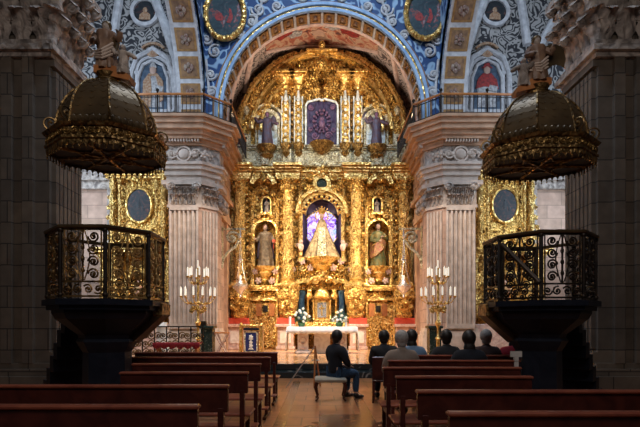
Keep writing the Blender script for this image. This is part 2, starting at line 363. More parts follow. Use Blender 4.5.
# robed figures in that fresco: painted lumps of colour
for k,(a,y,w,m) in enumerate(((112,19.35,.42,'red_paint'),(105,19.6,.3,'white_paint'),(92,19.7,.3,'skin_paint'),(74,19.4,.45,'red_paint'),(67,19.2,.3,'ochre_paint'),(84,19.3,.3,'white_paint'),(98,19.15,.3,'ochre_paint'))):
    q=MB(); c=vp(R(a),y,.035); t=Vector((-math.sin(R(a)),0,math.cos(R(a)))); u=Vector((0,1,0)); pts=[]
    nn=Vector((math.cos(R(a)),0,math.sin(R(a))))
    ring=[Vector(c)+t*w*math.cos(i*PI/8)*(1+.3*math.sin(3*i+k))+u*w*.62*math.sin(i*PI/8)*(1+.25*math.cos(2*i+k)) for i in range(16)]
    q.loft([[tuple(p-nn*.05) for p in ring],[tuple(p+nn*.12) for p in ring]]); q.build('painted_figure',m,o)
# chancel arch
AR=3.66; AO=3.93; AZ=9.3; AY=17.0
def arch_ring(r0,r1,y0,y1,n=56):
    m=MB().arc(AX,AZ,r0,r1,0,PI,y0,y1,n)
    m.box(AX-r1,AX-r0,y0,y1,8.65,AZ); m.box(AX+r0,AX+r1,y0,y1,8.65,AZ); return m
arch=struct(arch_ring(AR,AO+.1,AY-.02,AY+.75).build('wall_arch','coffer'))
arch_ring(AR-.02,AR+.09,AY-.1,AY+.02).build('inner_moulding','ring_blue',arch)
arch_ring(AR+.16,AO,AY-.14,AY+.02).build('outer_moulding','ring_blue',arch)
arch_ring(AR+.09,AR+.16,AY-.06,AY).build('fillet','gold_smooth',arch)
arch_ring(AR-.05,AR+.05,AY+.62,AY+.8).build('rear_moulding','rib_pink',arch)
NC=22
for i in range(NC):
    a0=PI*(i+.12)/NC; a1=PI*(i+.88)/NC; am=(a0+a1)/2
    c=MB()
    for (p,q,y0,y1) in ((a0,a1,.08,.15),(a0,a1,.52,.59),(a0,a0+.025,.08,.59),(a1-.025,a1,.08,.59)):
        c.arc(AX,AZ,AR-.045,AR+.01,p,q,AY+y0,AY+y1,4)
    cf=c.build('coffer','coffer_gold',arch)
    c=MB(); px_=AX+(AR-.02)*math.cos(am); pz_=AZ+(AR-.02)*math.sin(am)
    c.ball((px_,AY+.335,pz_),.1,8,5,sy=1.1,sx=.6,sz=.6); c.build('rosette','coffer_white',cf)
    # white divider bars between coffers
    a=PI*i/NC
    if i: MB().arc(AX,AZ,AR-.06,AR+.01,a-.012,a+.012,AY,AY+.7,2).build('divider','rib_white',arch)
# blue spandrel wall
sp=MB(); TOP=16.2; BX=4.32
n=60; ring=[]
for i in range(n+1):
    a=PI*i/n; x=AX+AO*math.cos(a); z=AZ+AO*math.sin(a)
    ring.append((x,z))
for yq in (AY,):
    vs=[];fs=[]
    for i,(x,z) in enumerate(ring): vs+=[(x,yq,z),(x,yq,TOP),(x,yq+.35,z),(x,yq+.35,TOP)]
    for i in range(n):
        a=i*4;b=a+4; fs+=[(a,b,b+1,a+1),(a+2,a+3,b+3,b+2),(a,a+2,b+2,b),(a+1,b+1,b+3,a+3)]
    sp.add(vs,fs)
for s in (-1,1): sp.box(AX+s*AO,AX+s*BX,AY,AY+.35,8.65,TOP)
# pendentive sides above the transept arches
TR=4.0
def tcurve(t,off=0): return (AY-TR*(1-math.cos(t))+off*0, AZ+TR*math.sin(t))
for s in (-1,1):
    x0=AX+s*BX; pts=[(AY+.05,8.65)]+[tcurve(R(3*i)) for i in range(30)]+[(AY+.05,AZ+TR)]
    vs=[(x0,y,z) for y,z in pts]+[(x0+s*.05,y,z) for y,z in pts]; m=len(pts)
    sp.add(vs,[tuple(range(m)),tuple(reversed(range(m,2*m)))]+[(i,(i+1)%m,m+(i+1)%m,m+i) for i in range(m)])
struct(sp.build('wall_spandrel','scroll_blue',smooth=False))
# white scroll mouldings on the spandrels
sc=MB()
for s in (-1,1):
    for (px,py,r,a0,h) in ((209,75,6,0,1),(213,52,7,1,-1),(250,22,6,2,1),(256,10,7,3,-1),(275,7,6,0,1),(300,-3,6,1,1),(262,-2,6,2,-1),(210,92,5,0,-1),(238,36,5,3,1),(205,40,6,1,1)):
        x=AX+s*(320-px)*AY/F; sc.spiral(x,PZ(py,AY),r*AY/F,1.5,a0 if s<0 else PI-a0,h*s,y=AY-.04,t=.045)
    for (p0,p1) in (((252,26),(262,-4)),((208,100),(204,60))):
        sc.tube([(AX+s*(320-p[0])*AY/F,AY-.03,PZ(p[1],AY)) for p in (p0,p1)],.05)
struct(sc.build('trim_6','rib_white'))
# transept arch bands with coffers
for s in (-1,1):
    xa=AX+s*BX; xb=AX+s*(BX+1.0)
    vs=[];fs=[]; pts=[(AY,8.65)]+[tcurve(R(3*i)) for i in range(31)]
    for k,(y,z) in enumerate(pts):
        if k==0: ny,nzz=0,0; oy=.35;oz=0
        else: t=R(3*(k-1)); oy=.35*math.cos(t); oz=.35*math.sin(t)
        vs+=[(xa,y,z),(xb,y,z),(xb,y+oy,z+oz),(xa,y+oy,z+oz)]
    mbb=MB().loft([vs[i:i+4] for i in range(0,len(vs),4)])
    band=struct(mbb.build('wall_transept_arch','rib_white',smooth=False))
    for k in range(9):
        if k==0: y,z,t=AY,8.98,0
        else: t=R(-4+12.5*k); y,z=tcurve(t)
        Mx=Matrix.Translation(((xa+xb)/2,y,z))@Matrix.Rotation(t,4,'X')
        c=MB(Mx); w=.36; h=.36
        c.box(-w,w,-.035,.02,-h,h,.01); cf=c.build('coffer','coffer_gold',band,smooth=False)
        c=MB(Mx); c.box(-w+.08,w-.08,-.045,0,-h+.08,h-.08); p=c.build('coffer_panel','coffer',cf,smooth=False)
        c=MB(Mx)
        if k%2: c.leafball((0,0),.2,-.06)
        else:
            c.ball((0,-.07,.08),.08,8,5,sy=.6); c.ball((-.11,-.06,.0),.12,8,5,sx=.6,sy=.4); c.ball((.11,-.06,.0),.12,8,5,sx=.6,sy=.4); c.ball((0,-.06,-.11),.09,8,5,sy=.5)
        c.build('rosette','coffer_white',cf)
# transept walls beside the chancel
for s,nm in ((-1,'left'),(1,'right')):
    x0=AX+s*(BX+.0); x1=AX+s*10.5
    struct(MB().box(x0,x1,17.7,18,0,8.6).build('wall_transept_'+nm,'stone_dark' if 0 else 'stone_pink',smooth=False))
    struct(MB().box(AX+s*(BX+.9),x1,17.7,18,8.6,17).build('wall_lunette_'+nm,'scroll_bw',smooth=False))
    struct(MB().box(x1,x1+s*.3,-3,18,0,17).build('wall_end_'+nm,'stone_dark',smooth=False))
    # ribs of the transept vault
    r=MB(); Y=17.6
    def q(px,py,yy=Y): return (AX*0+ (CX-px)*s*yy/F if s>0 else (px-CX)*yy/F, yy, PZ(py,yy))
    def rib(pts,w): r.tube([q(*p) for p in pts],w,8)
    rib([(113,45),(116,20),(121,-12)],.16); rib([(179,95),(176,60),(165,25),(150,-12)],.17)
    rib([(104,60),(95,35),(80,10),(72,-10)],.14)
    rib([(130,112),(131,75),(137,58),(153,49),(168,58),(174,75),(175,112)],.11)
    rib([(137,112),(138,78),(143,65),(153,60),(163,65),(168,78),(169,112)],.07)
    struct(r.build('trim_'+('7' if s<0 else '8'),'rib_white'))
    # round roundel
    cx,cy,cz=q(145,12); cxr=cx
    t=thing('roundel','round painted roundel with a portrait high on the %s transept wall'%nm,'roundel',(cx,Y+.05,cz))
    MB().arc(0,0,.42,.56,0,2*PI,-.12,.0,32).build('frame','rib_white',t)
    MB().lathe([(.43,0),(.43,.05)],n=32).build('painting','paint_dark',t); 
    for ch in t.children:
        if ch.name.startswith('painting'): ch.rotation_euler=(R(90),0,0)
    p=MB(); p.ball((0,-.05,.08),.09,10,7,sy=.3,sz=1.2); p.prism([(-.22,-.28),(.2,-.3),(.2,-.1),(.07,0),(-.06,0),(-.2,-.1)],-.07,-.04); p.build('portrait','ochre_paint',t)
    # painted niche with a bishop or cardinal
    cx,cy,cz=q(153,110)
    lab=('fresco of a bishop in an ochre cope in a painted niche, left transept' if s<0 else 'fresco of a cardinal in red cape and white alb, right transept')
    t=thing('fresco',lab,'fresco',(cx,Y+.06,cz))
    h=1.45
    poly=[(-.55,0),(.55,0),(.55,h)]+[(.55*math.cos(a),h+.5*math.sin(a)) for a in [PI*i/16 for i in range(1,16)]]+[(-.55,h)]
    MB().prism(poly,-.03,.02).build('painted_niche','paint_niche',t,smooth=False)
    c=MB()
    c.arc(0,h,.57,.68,0,PI,-.08,0,20,ex=.92); c.box(-.68,-.57,-.08,0,0,h); c.box(.57,.68,-.08,0,0,h); c.box(-.78,.78,-.1,0,-.1,.02); c.box(-.82,-.52,-.1,0,h-.08,h+.02); c.box(.52,.82,-.1,0,h-.08,h+.02)
    c.build('frame','rib_white',t)
    c=MB(); c.ball((0,-.06,h+.72),.15,12,7,sx=1.5,sy=.5); c.arc(0,h+.72,.14,.24,0,2*PI,-.1,0,20,ex=.7); c.arc(0,h+.55,.5,.58,R(40),R(140),-.09,0,10); c.build('cartouche','ochre_paint',t)
    w=(-.40,-.42,-.36,-.3,-.22)
    # robe silhouette painted on the niche
    robe=[(-.36,.12),(.34,.12),(.33,.5),(.42,.85),(.33,1.2),(.15,1.36),(-.15,1.36),(-.32,1.2),(-.38,.85),(-.32,.5)]
    MB().prism(robe,-.05,-.02).build('robe','white_paint',t)
    if s>0:
        cape=[(-.42,.82),(-.1,.9),(.1,.88),(.44,.8),(.38,1.15),(.16,1.4),(-.16,1.4),(-.36,1.15)]
    else:
        cape=[(-.40,.12),(-.1,.12),(-.06,.8),(-.1,1.3),(.1,1.3),(.22,.8),(.26,.3),(.4,.4),(.38,1.1),(.16,1.4),(-.16,1.4),(-.38,1.1)]
    MB().prism(cape,-.07,-.03).build('cape','red_paint' if s>0 else 'ochre_paint',t)
    MB().ball((0,-.06,1.52),.13,12,8,sy=.3,sz=1.2).build('face','skin_paint',t)
    hat=[(-.15,1.6),(.15,1.6),(.1,1.72),(0,1.86),(-.1,1.72)] if s<0 else [(-.22,1.6),(.22,1.6),(.12,1.66),(.1,1.78),(-.1,1.78),(-.12,1.66)]
    MB().prism(hat,-.08,-.04).build('hat','white_paint' if s<0 else 'red_paint',t)
    b_=MB().prism([(.05,.75),(.36,.68),(.4,.88),(.1,.95)],-.09,-.05); b_.build('book','white_paint',t)
# ------------------------------------------------------------------ chancel piers
PYF=16.55
def pier(s):
    nm='left' if s<0 else 'right'
    xi=AX+s*3.86; xo=AX+s*5.5; 
    def oct_(pr,yb=17.75):   # plan outline with chamfered inner corner, projection pr
        a=[(xo+s*pr,yb),(xo+s*pr,PYF-pr),(AX+s*4.35-s*pr*.4,PYF-pr),(xi-s*pr,PYF+.5-pr*.4),(xi-s*pr,yb)]
        return a if s<0 else a
    def sl(m,pr,z0,z1): m.slab(oct_(pr),z0,z1)
    m=MB(); sl(m,0,ZP,5.7); body=struct(m.build('wall_pier_'+nm,'stone_pink',smooth=False))
    m=MB(); sl(m,.16,ZP,ZP+.7); sl(m,.11,ZP+.7,ZP+.85); sl(m,.06,ZP+.85,ZP+.95); m.build('plinth','stone_pale',body,smooth=False)
    # fluted pilaster on the front
    m=MB(); w0=AX+s*4.45; w1=AX+s*5.4; lo,hi=min(w0,w1),max(w0,w1)
    m.box(lo,hi,PYF-.06,PYF+.02,ZP+.95,5.7)
    nfl=6; 
    for k in range(nfl+1):
        x=lo+(hi-lo)*k/nfl; m.box(x-.035,x+.035,PYF-.13,PYF-.05,ZP+1.1,5.5,.01)
    m.box(lo-.03,hi+.03,PYF-.15,PYF,ZP+.95,ZP+1.12); m.box(lo-.03,hi+.03,PYF-.15,PYF,5.5,5.62)
    m.build('fluted_pilaster','stone_pale',body,smooth=False)
    # a second fluted strip on the chamfered corner
    m=MB(); 
    p0=Vector((AX+s*4.33,PYF-.0,0)); p1=Vector((xi,PYF+.5,0)); d=(p1-p0).normalized(); nrm=Vector((-s*abs(d.y),-abs(d.x),0))
    for k in range(5):
        c=p0+d*((p1-p0).length*(k+.5)/5)+nrm*.03
        m.tube([(c.x,c.y,ZP+1.1),(c.x,c.y,5.5)],.045,6)
    m.build('fluted_strip','stone_pale',body)
    # capital
    m=MB(); sl(m,.05,5.62,5.72); sl(m,.02,5.72,6.4); sl(m,.2,6.4,6.55)
    m.build('capital','stone_pale',body,smooth=False)
    m=MB()
    for row,(z,r) in enumerate(((5.85,.13),(6.1,.14))):
        for k in range(6):
            x=lo+(hi-lo)*(k+.5*(row%2)+.25)/6; 
            m.acanthus((x,PYF-.05,z-.12),(0,-1,0),.33,.2,.6)
        for k in range(4):
            c=p0+d*((p1-p0).length*(k+.5)/4); m.acanthus((c.x,c.y,z-.12),(nrm.x,nrm.y,0),.33,.2,.6)
        for k in range(5):
            y=PYF+.6+k*.26; m.ball((xi-s*.05,y,z),r,8,6,sz=1.15)
    for x in (lo+.02,hi-.02,AX+s*3.95):
        yq=PYF-.18 if x!=AX+s*3.95 else PYF+.25
        m.spiral(x,6.32,.15,1.5,0,1,y=yq,t=.045)
    m.build('acanthus_leaves','stone_carve',body)
    # architrave / frieze / cornice
    m=MB(); sl(m,.06,6.55,6.75); sl(m,.12,6.75,6.95); sl(m,.2,6.95,7.1); sl(m,.26,7.1,7.2); m.build('architrave','stone_pale',body,smooth=False)
    m=MB(); sl(m,.08,7.2,7.8); m.build('frieze','stone_carve',body,smooth=False)
    m=MB()
    cxm=(lo+hi)/2; m.ball((cxm,PYF-.1,7.5),.2,12,8,sx=1.05,sy=.5); m.arc(cxm,7.5,.22,.28,0,2*PI,PYF-.16,PYF-.05,20)
    for sx in (-1,1):
        m.spiral(cxm+sx*.42,7.5,.17,1.4,0,sx,y=PYF-.12,t=.045); m.leafball((cxm+sx*.72,7.48),.16,PYF-.12); m.ball((cxm+sx*.3,PYF-.12,7.5),.09,7,5)
    m.leafball((AX+s*4.1,7.5),.17,PYF+.15)
    m.build('frieze_carving','stone_pale',body)
    m=MB()
    for z0,z1,pr in ((7.8,7.88,.18),(7.98,8.1,.34),(8.1,8.25,.42),(8.25,8.42,.56),(8.42,8.58,.64),(8.58,8.68,.74)): sl(m,pr,z0,z1)
    sl(m,.2,7.88,7.98)
    m.build('cornice','stone_tan',body,smooth=False)
    m=MB()
    x=lo-.1
    while x<hi+.1: m.box(x,x+.05,PYF-.31,PYF-.2,7.88,7.98); x+=.1
    for k in range(10):
        y=PYF+.3+k*.1; m.box(xi-s*.31,xi-s*.2,y,y+.05,7.88,7.98)
    m.build('dentils','stone_pale',body,smooth=False)
    # balcony railing on the cornice
    t=thing('balcony_railing','iron railing with brown handrail on the cornice, %s of the arch'%nm,'railing',(0,0,8.68))
    path=[(AX+s*8.5,PYF-.45),(xo+s*.2,PYF-.58),(AX+s*4.1,PYF-.58),(xi-s*.55,PYF+.2),(xi-s*.55,20.1)]
    m=MB(); m2=MB(); m3=MB()
    for a,b in zip(path,path[1:]):
        a=Vector((*a,0)); b=Vector((*b,0)); L=(b-a).length
        for zz,rr in ((.08,.02),(.62,.018)): m2.tube([(a.x,a.y,zz),(b.x,b.y,zz)],rr,5)
        m.tube([(a.x,a.y,.72),(b.x,b.y,.72)],.045,6)
        nn=int(L/.13)
        for k in range(nn):
            p=a.lerp(b,(k+.5)/nn); m2.tube([(p.x,p.y,0),(p.x,p.y,.7)],.013,4)
        for p in (a,b): m3.mk().tube([(p.x,p.y,0),(p.x,p.y,.82)],.035,6); m3.ball((p.x,p.y,.86),.06,8,6)
    m.build('handrail','wood_orange',t); m2.build('balusters','iron',t)['kind']='stuff'; m3.split('corner_post','iron',t)
    return body
pier(-1); pier(1)
# transept entablature running beyond the piers
for s,k in ((-1,'9'),(1,'10')):
    m=MB()
    for z0,z1,pr in ((6.6,6.9,.15),(6.9,7.2,.25),(7.2,7.8,.12),(7.8,8.1,.4),(8.1,8.4,.7),(8.4,8.68,1.0)):
        m.box(AX+s*5.5,AX+s*10.4,17.72-pr,17.75,z0,z1)
    for x in (5.75,6.6,7.9):
        m.box(AX+s*x,AX+s*(x+.25),17.5,17.75,0,6.6)
    struct(m.build('trim_'+k,'stone_carve',smooth=False))
# ------------------------------------------------------------------ near nave piers
def near_pier(s):
    nm='left' if s<0 else 'right'
    xi=AX+s*5.85; xo=s*10.4; Y0=9.85; Y1=11.1
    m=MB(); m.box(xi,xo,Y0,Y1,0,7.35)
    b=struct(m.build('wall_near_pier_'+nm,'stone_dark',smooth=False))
    m=MB(); m.box(xi-s*.22,xo,Y0-.22,Y1+.2,0,.35); m.box(xi-s*.16,xo,Y0-.16,Y1+.15,.35,.5); m.box(xi-s*.08,xo,Y0-.08,Y1+.08,.5,.62)
    m.build('plinth','stone_dark',b,smooth=False)
    m=MB()  # flutes on the inner face
    for k in range(7):
        y=Y0+.15+k*(Y1-Y0-.3)/6; m.box(xi-s*.09,xi+s*.02,y-.055,y+.055,.9,6.9,.02)
    m.box(xi-s*.11,xi+.0,Y0,Y1,.62,.85); m.box(xi-s*.11,xi,Y0,Y1,6.95,7.1)
    for xo_ in (.3,.75):     # strips on the face towards the nave
        m.box(xi+s*xo_,xi+s*(xo_+.22),Y0-.1,Y0+.02,.6,7.1,.02)
    m.build('pilaster_strips','stone_dark',b,smooth=False)
    m=MB()
    for z0,z1,pr in ((7.1,7.2,.1),(7.2,7.32,.2),(7.32,7.45,.12)):
        m.box(xi-s*pr,xo,Y0-pr,Y1+pr,z0,z1)
    m.build('astragal','stone_carve',b,smooth=False)
    m=MB(); m.box(xi+s*.05,xo,Y0+.05,Y1-.05,7.45,9.1); m.build('capital','stone_dark',b,smooth=False)
    m=MB()
    for row in range(3):
        z=7.42+row*.44; o_=.07*row
        for k in range(4): m.acanthus((xi-s*o_,Y0+.16+k*(Y1-Y0-.2)/3+(row%2)*.16-.08,z),(-s,0,0),.62,.46,.42)
        for k in range(5): m.acanthus((xi+s*(.12+k*.44+(row%2)*.22),Y0-o_,z),(0,-1,0),.62,.46,.42)
        m.acanthus((xi-s*o_,Y0-o_,z),(-s,-1,0),.66,.46,.5)
        for k in range(4):
            y=Y0+.16+k*(Y1-Y0-.2)/3+(row%2)*.16-.08; m.M=Matrix.Translation((xi-s*(o_+.30),y,z+.5)); m.spiral(0,0,.12,1.3,0,s,y=0,t=.04,n=14); m.M=Matrix.Identity(4)
    for y in (Y0+.05,Y1-.2): 
        m.M=Matrix.Translation((xi-s*.26,y,8.75))@Matrix.Rotation(PI/2,4,'Z'); m.spiral(0,0,.26,1.6,0,1,y=0,t=.06); m.M=Matrix.Identity(4)
    m.build('acanthus_leaves','stone_carve',b)
    m=MB()
    for z0,z1,pr in ((9.1,9.25,.35),(9.25,9.5,.2),(9.5,10.0,.15),(10,10.3,.4),(10.3,10.6,.6)):
        m.box(xi-s*pr,xo,Y0-pr,Y1+pr,z0,z1)
    m.build('entablature','stone_carve',b,smooth=False)
    # round torus base of the engaged shaft
    m=MB(); m.lathe([(.5,0),(.52,.1),(.45,.2),(.36,.27),(.33,.36),(.3,.44),(.28,.6)],xi-s*.02,Y1-.15,0,24); m.build('column_base','stone_pale',b)
near_pier(-1); near_pier(1)
# ------------------------------------------------------------------ the great altarpiece
RY=20.6; RS=F/RY
ret=thing('altarpiece','tall gilded baroque altarpiece with columns, niches and a semicircular crown behind the altar','altarpiece',(AX,RY,ZP))
def rx(px): return (px-321.8)/RS
def rz(py): return PZ(py,RY)-ZP
RC=rz(135); RR=3.75
def in_c(x,z,cx,z0,z1,w):  # arched opening
    if abs(x-cx)>w or z<z0: return False
    if z<=z1: return True
    return (x-cx)**2+(z-z1)**2<w*w
niches=[(0,rz(258),rz(215),.86)]+[(s*rx(378),rz(267),rz(232),.47) for s in (1,-1)]+[(s*rx(377),rz(213),rz(202),.17) for s in (1,-1)]
TW=rx(337)
def inside(x,z):
    if z>RC: 
        if x*x+(z-RC)**2>RR*RR: return False
    elif abs(x)>4.02: return False
    for n_ in niches:
        if in_c(x,z,*n_): return False
    if abs(x)<1.28 and z<rz(290) : return not in_c(x,z,0,0,rz(300),1.2) 
    return True
m=MB(); relief(m,-4.05,4.05,0,rz(49),0,.13,inside,res=.034,s=2.7,k=17)
m.build('carved_back_panel','gold',ret)
m=MB(); m.box(-4.0,4.0,.9,.98,0,RC); m.arc(0,RC,.01,RR-.05,0,PI,.9,.98,40)
for s in (-1,1): m.box(s*4.03,s*3.98,.0,.98,0,RC)
m.arc(0,RC,RR-.06,RR,0,PI,0,.98,50)
m.build('backing','gold_dark',ret)
# predella
def cornice_run(m,x0,x1,z0,steps,y=0):
    z=z0
    for h,p in steps: m.box(x0-p*.35,x1+p*.35,y-p,y+.03,z,z+h,.008); z+=h
for s in (-1,1):
  for (a,b) in ((393,414),(348,366)):
    x0,x1=sorted((s*rx(a),s*rx(b)))
    t=MB(); t.box(x0,x1,-.75,0,0,.14,.02); t.box(x0+.06,x1-.06,-.68,0,.14,rz(327),.02); t.box(x0-.03,x1+.03,-.8,0,rz(327),rz(324),.02)
    o=t.build('marble_pedestal','marble_pink',ret,smooth=False)
    t=MB(); t.box(x0+.16,x1-.16,-.71,-.66,.28,rz(331)); t.build('inset_panel','marble_white',o,smooth=False)
    cl=MB(); cl.box(x0+.02,x1-.02,-.62,-.12,rz(324),rz(318),.02); oo=cl.build('red_runner','red_cloth',None); oo.location=(AX,RY,ZP)
    tag(oo,'red cloth covered ledge %s'%({(-1,393):'at the far left foot of the altarpiece',(-1,348):'left of the altar behind the lectern side',(1,348):'right of the altar beside the right candle',(1,393):'at the far right foot of the altarpiece'}[(s,a)]),'cloth')
  # side doors
  x0,x1=sorted((s*rx(367),s*rx(392))); d=MB(); relief(d,x0,x1,0,rz(303),-.22,.035,res=.04,s=4,k=14,sym=False)
  d.box(x0,x1,-.2,-.02,0,rz(303)); do=d.build('door','gold',ret)
  fr=MB(); fr.box(x0-.08,x0,-.3,0,0,rz(301),.015); fr.box(x1,x1+.08,-.3,0,0,rz(301),.015); fr.box(x0-.12,x1+.12,-.34,0,rz(301),rz(298),.015)
  fr.box(x0+.2,x0+.24,-.27,-.2,.1,rz(313)); fr.box(x1-.24,x1-.2,-.27,-.2,.1,rz(313)); fr.box(x0+.2,x1-.2,-.27,-.2,rz(314),rz(313))
  fr.build('door_frame','gold_smooth',do,smooth=False)
  w=MB(); w.box(s*rx(377.5)-.1,s*rx(377.5)+.1,-.29,-.2,rz(312),rz(306)); w.build('black_opening_panel','black',do,smooth=False)  # solid black box; the opening's shade is only its colour
  rd=MB(); xx=s*rx(377.5); rd.mk().box(xx-.4,xx-.16,-.28,-.2,rz(316),rz(304)); rd.mk().box(xx+.16,xx+.4,-.28,-.2,rz(316),rz(304)); rd.split('red_panel','wood_orange',do,smooth=False)
  # pedestals of the great columns with cherub corbels
  for a in (403,355):
    xx=s*rx(a); p=MB(); z0=rz(318); z1=rz(288)
    p.lathe([(.30,0),(.36,.12),(.33,.3),(.42,.6),(.5,.9),(.52,1.1),(.42,1.22),(.46,z1-z0)],xx,-.35,z0,16,fn=lambda a_,z:1+.10*math.sin(6*a_+5*z)+.06*math.sin(11*z))
    for k in range(3):
        q=.36-.1*k; p.ball((xx-.2+.2*k,-.78,z0+.45+.2*(k%2)),.13,9,6)
    p.ball((xx,-.82,z0+.95),.14,10,7); p.ball((xx-.2,-.76,z0+.88),.16,8,5,sx=1.3,sy=.4,sz=.7); p.ball((xx+.2,-.76,z0+.88),.16,8,5,sx=1.3,sy=.4,sz=.7)
    p.build('cherub_corbel','gold',ret)
# lower cornice (y~288) and upper entablature
m=MB()
for s in (-1,1):
    m.mk(); x0,x1=sorted((s*rx(345),s*4.05)); cornice_run(m,x0,x1,rz(291),((.07,.14),(.09,.2),(.06,.3)))
    for a in (355,403): cornice_run(m,s*rx(a)-.3,s*rx(a)+.3,rz(291),((.07,.5),(.09,.58),(.06,.66)))
    xx=s*rx(379); cornice_run(m,xx-.5,xx+.5,rz(291),((.07,.28),(.09,.36),(.06,.42)))
m.split('lower_cornice','gold_smooth',ret,smooth=False)
# great columns
def shaftfn(seed):
    return lambda a,z: 1+.13*math.sin(3*a+5.2*z+seed)*math.sin(7*z+seed)+.09*math.sin(8*a-6*z)
def column(x,z0,z1,r,y,mat_='gold_shaft',cap='gold',name='column'):
    c=MB(); h=z1-z0; prof=[(r*.95*(1-.12*k/40),h*.07+h*.82*k/40) for k in range(41)]
    c.lathe(prof,x,y,z0,18,fn=shaftfn(x)); o=c.build(name,mat_,ret)
    b=MB(); b.box(x-r*1.35,x+r*1.35,y-r*1.35,y+r*1.35,z0,z0+h*.02); b.lathe([(r*1.3,h*.02),(r*1.35,h*.035),(r*1.05,h*.045),(r*1.2,h*.06),(r,h*.072)],x,y,z0,18); b.build('column_base','gold_smooth',o)
    k=MB(); k.lathe([(r*.9,h*.885),(r*1.1,h*.9),(r*.9,h*.91),(r*1.05,h*.94),(r*1.5,h*.985)],x,y,z0,18,fn=lambda a,z:1+.1*math.sin(8*a))
    for i in range(8):
        a=i*PI/4; k.ball((x+r*1.2*math.cos(a),y+r*1.2*math.sin(a),z0+h*.93),r*.3,6,5,sz=1.5); k.ball((x+r*1.5*math.cos(a),y+r*1.5*math.sin(a),z0+h*.965),r*.24,6,5)
    k.box(x-r*1.55,x+r*1.55,y-r*1.55,y+r*1.55,z0+h*.98,z1); k.build('capital',cap,o)
    return o
for s in (-1,1):
    column(s*rx(402.5),rz(286),rz(183),.25,-.36)
    column(s*rx(355),rz(286),rz(183),.25,-.36)
    column(s*rx(411),rz(290),rz(188),.12,-.12)
    column(s*rx(343.5),rz(262),rz(183),.10,-.1)
    column(s*rx(366),rz(286),rz(200),.085,-.12); column(s*rx(391),rz(286),rz(200),.085,-.12)
# main entablature
m=MB()
for s in (-1,1):
    x0,x1=sorted((s*rx(345),s*4.05)); cornice_run(m,x0,x1,rz(183),((.12,.1),(.18,.16),(.1,.24),(.1,.34),(.1,.42)))
    for a in (355,402.5): cornice_run(m,s*rx(a)-.3,s*rx(a)+.3,rz(183),((.12,.6),(.18,.62),(.1,.7),(.1,.8),(.12,.9)))
    # broken segmental pediments over the side bays
    xx=s*rx(379)
    for q in (-1,1): m.arc(xx,rz(190),.42,.62,PI/2-q*R(20),PI/2-q*R(75),-.5,0,10)
x0=rx(345); cornice_run(m,-x0,x0,rz(179),((.1,.1),(.12,.2),(.1,.3)))
m.build('main_entablature','gold_smooth',ret,smooth=False)
m=MB()
for s in (-1,1):
    for a,zz,r in ((379,178,.17),(368,180,.13),(390,180,.13),(379,192,.2),(370,195,.12),(388,195,.12),(348,178,.14),(335,190,.16),(343,186,.12),(362,176,.13),(395,176,.13),(408,172,.14)):
        m.mk().leafball((s*rx(a),rz(zz)),r*1.2,-.28,seed=a)
    m.mk().ball((s*rx(379),-.45,rz(183)),.14,10,7)
m.split('carved_boss','gold',ret)
# central medallion over the niche
m=MB(); m.arc(0,rz(185),.23,.4,0,2*PI,-.25,-.05,24); m.leafball((0,rz(173)),.28,-.3); 
for s in (-1,1): m.spiral(s*.55,rz(178),.22,1.5,PI/2,s,y=-.22,t=.05); m.spiral(s*.5,rz(190),.2,1.5,-PI/2,-s,y=-.2,t=.05)
o=m.build('crest','gold_smooth',ret); m=MB(); m.lathe([(.24,0),(.2,.06)],n=20); d=m.build('medallion','marble_green',ret); d.rotation_euler=(R(90),0,0); d.location=(0,-.1,rz(185))
# niche shells
def niche(cx,z0,z1,w,depth,matn='gold',nm='niche',fr=.1,ribs=10):
    m=MB(); 
    # half-cylinder recess
    vs=[];fs=[];n=14
    for j in range(2):
        z=z0 if j==0 else z1
        for i in range(n+1):
            a=PI*i/n; vs.append((cx+w*math.cos(a),depth*math.sin(a),z))
    for i in range(n): fs.append((i,i+1,n+2+i,n+1+i))
    m.add(vs,fs)
    vs=[];fs=[];k=8
    for j in range(k+1):
        t=PI/2*j/k
        for i in range(n+1):
            a=PI*i/n; g=1+(.04*math.sin(ribs*a*2) if ribs else 0); vs.append((cx+w*math.cos(a)*math.cos(t),depth*math.sin(a)*math.cos(t)*g,z1+w*math.sin(t)))
    for j in range(k):
        for i in range(n): fs.append((j*(n+1)+i,j*(n+1)+i+1,(j+1)*(n+1)+i+1,(j+1)*(n+1)+i))
    m.add(vs,fs); m.box(cx-w,cx+w,0,depth,z0-.04,z0)
    o=m.build(nm,matn,ret)
    f_=MB(); f_.arc(cx,z1,w,w+fr,0,PI,-.16,.02,22); f_.box(cx-w-fr,cx-w,-.16,.02,z0,z1); f_.box(cx+w,cx+w+fr,-.16,.02,z0,z1)
    f_.box(cx-w-fr*1.6,cx+w+fr*1.6,-.2,.02,z0-.1,z0)
    f_.build('niche_frame','gold_smooth',o)
    return o
for i,nn_ in enumerate(niches):
    if i==0: o=niche(*nn_,.6,'purple','central_niche',.13)
    elif i<3: o=niche(*nn_,.45,'gold','side_niche',.1)
    else: o=niche(*nn_,.25,'paint_niche','upper_niche',.06,0)
# deep splayed coffered ring round the central niche
cn=niches[0]; m=MB()
for k in range(11):
    a=PI*(k+.5)/11; m.ball((cn[3]*.93*math.cos(a),-.05,cn[2]+cn[3]*.93*math.sin(a)),.085,8,6)
m.arc(0,cn[2],cn[3]+.16,cn[3]+.30,0,PI,-.3,0,26); 
m.arc(0,cn[2],cn[3]-.16,cn[3]-.10,0,PI,-.02,.1,26)
m.build('archivolt','gold_smooth',ret)
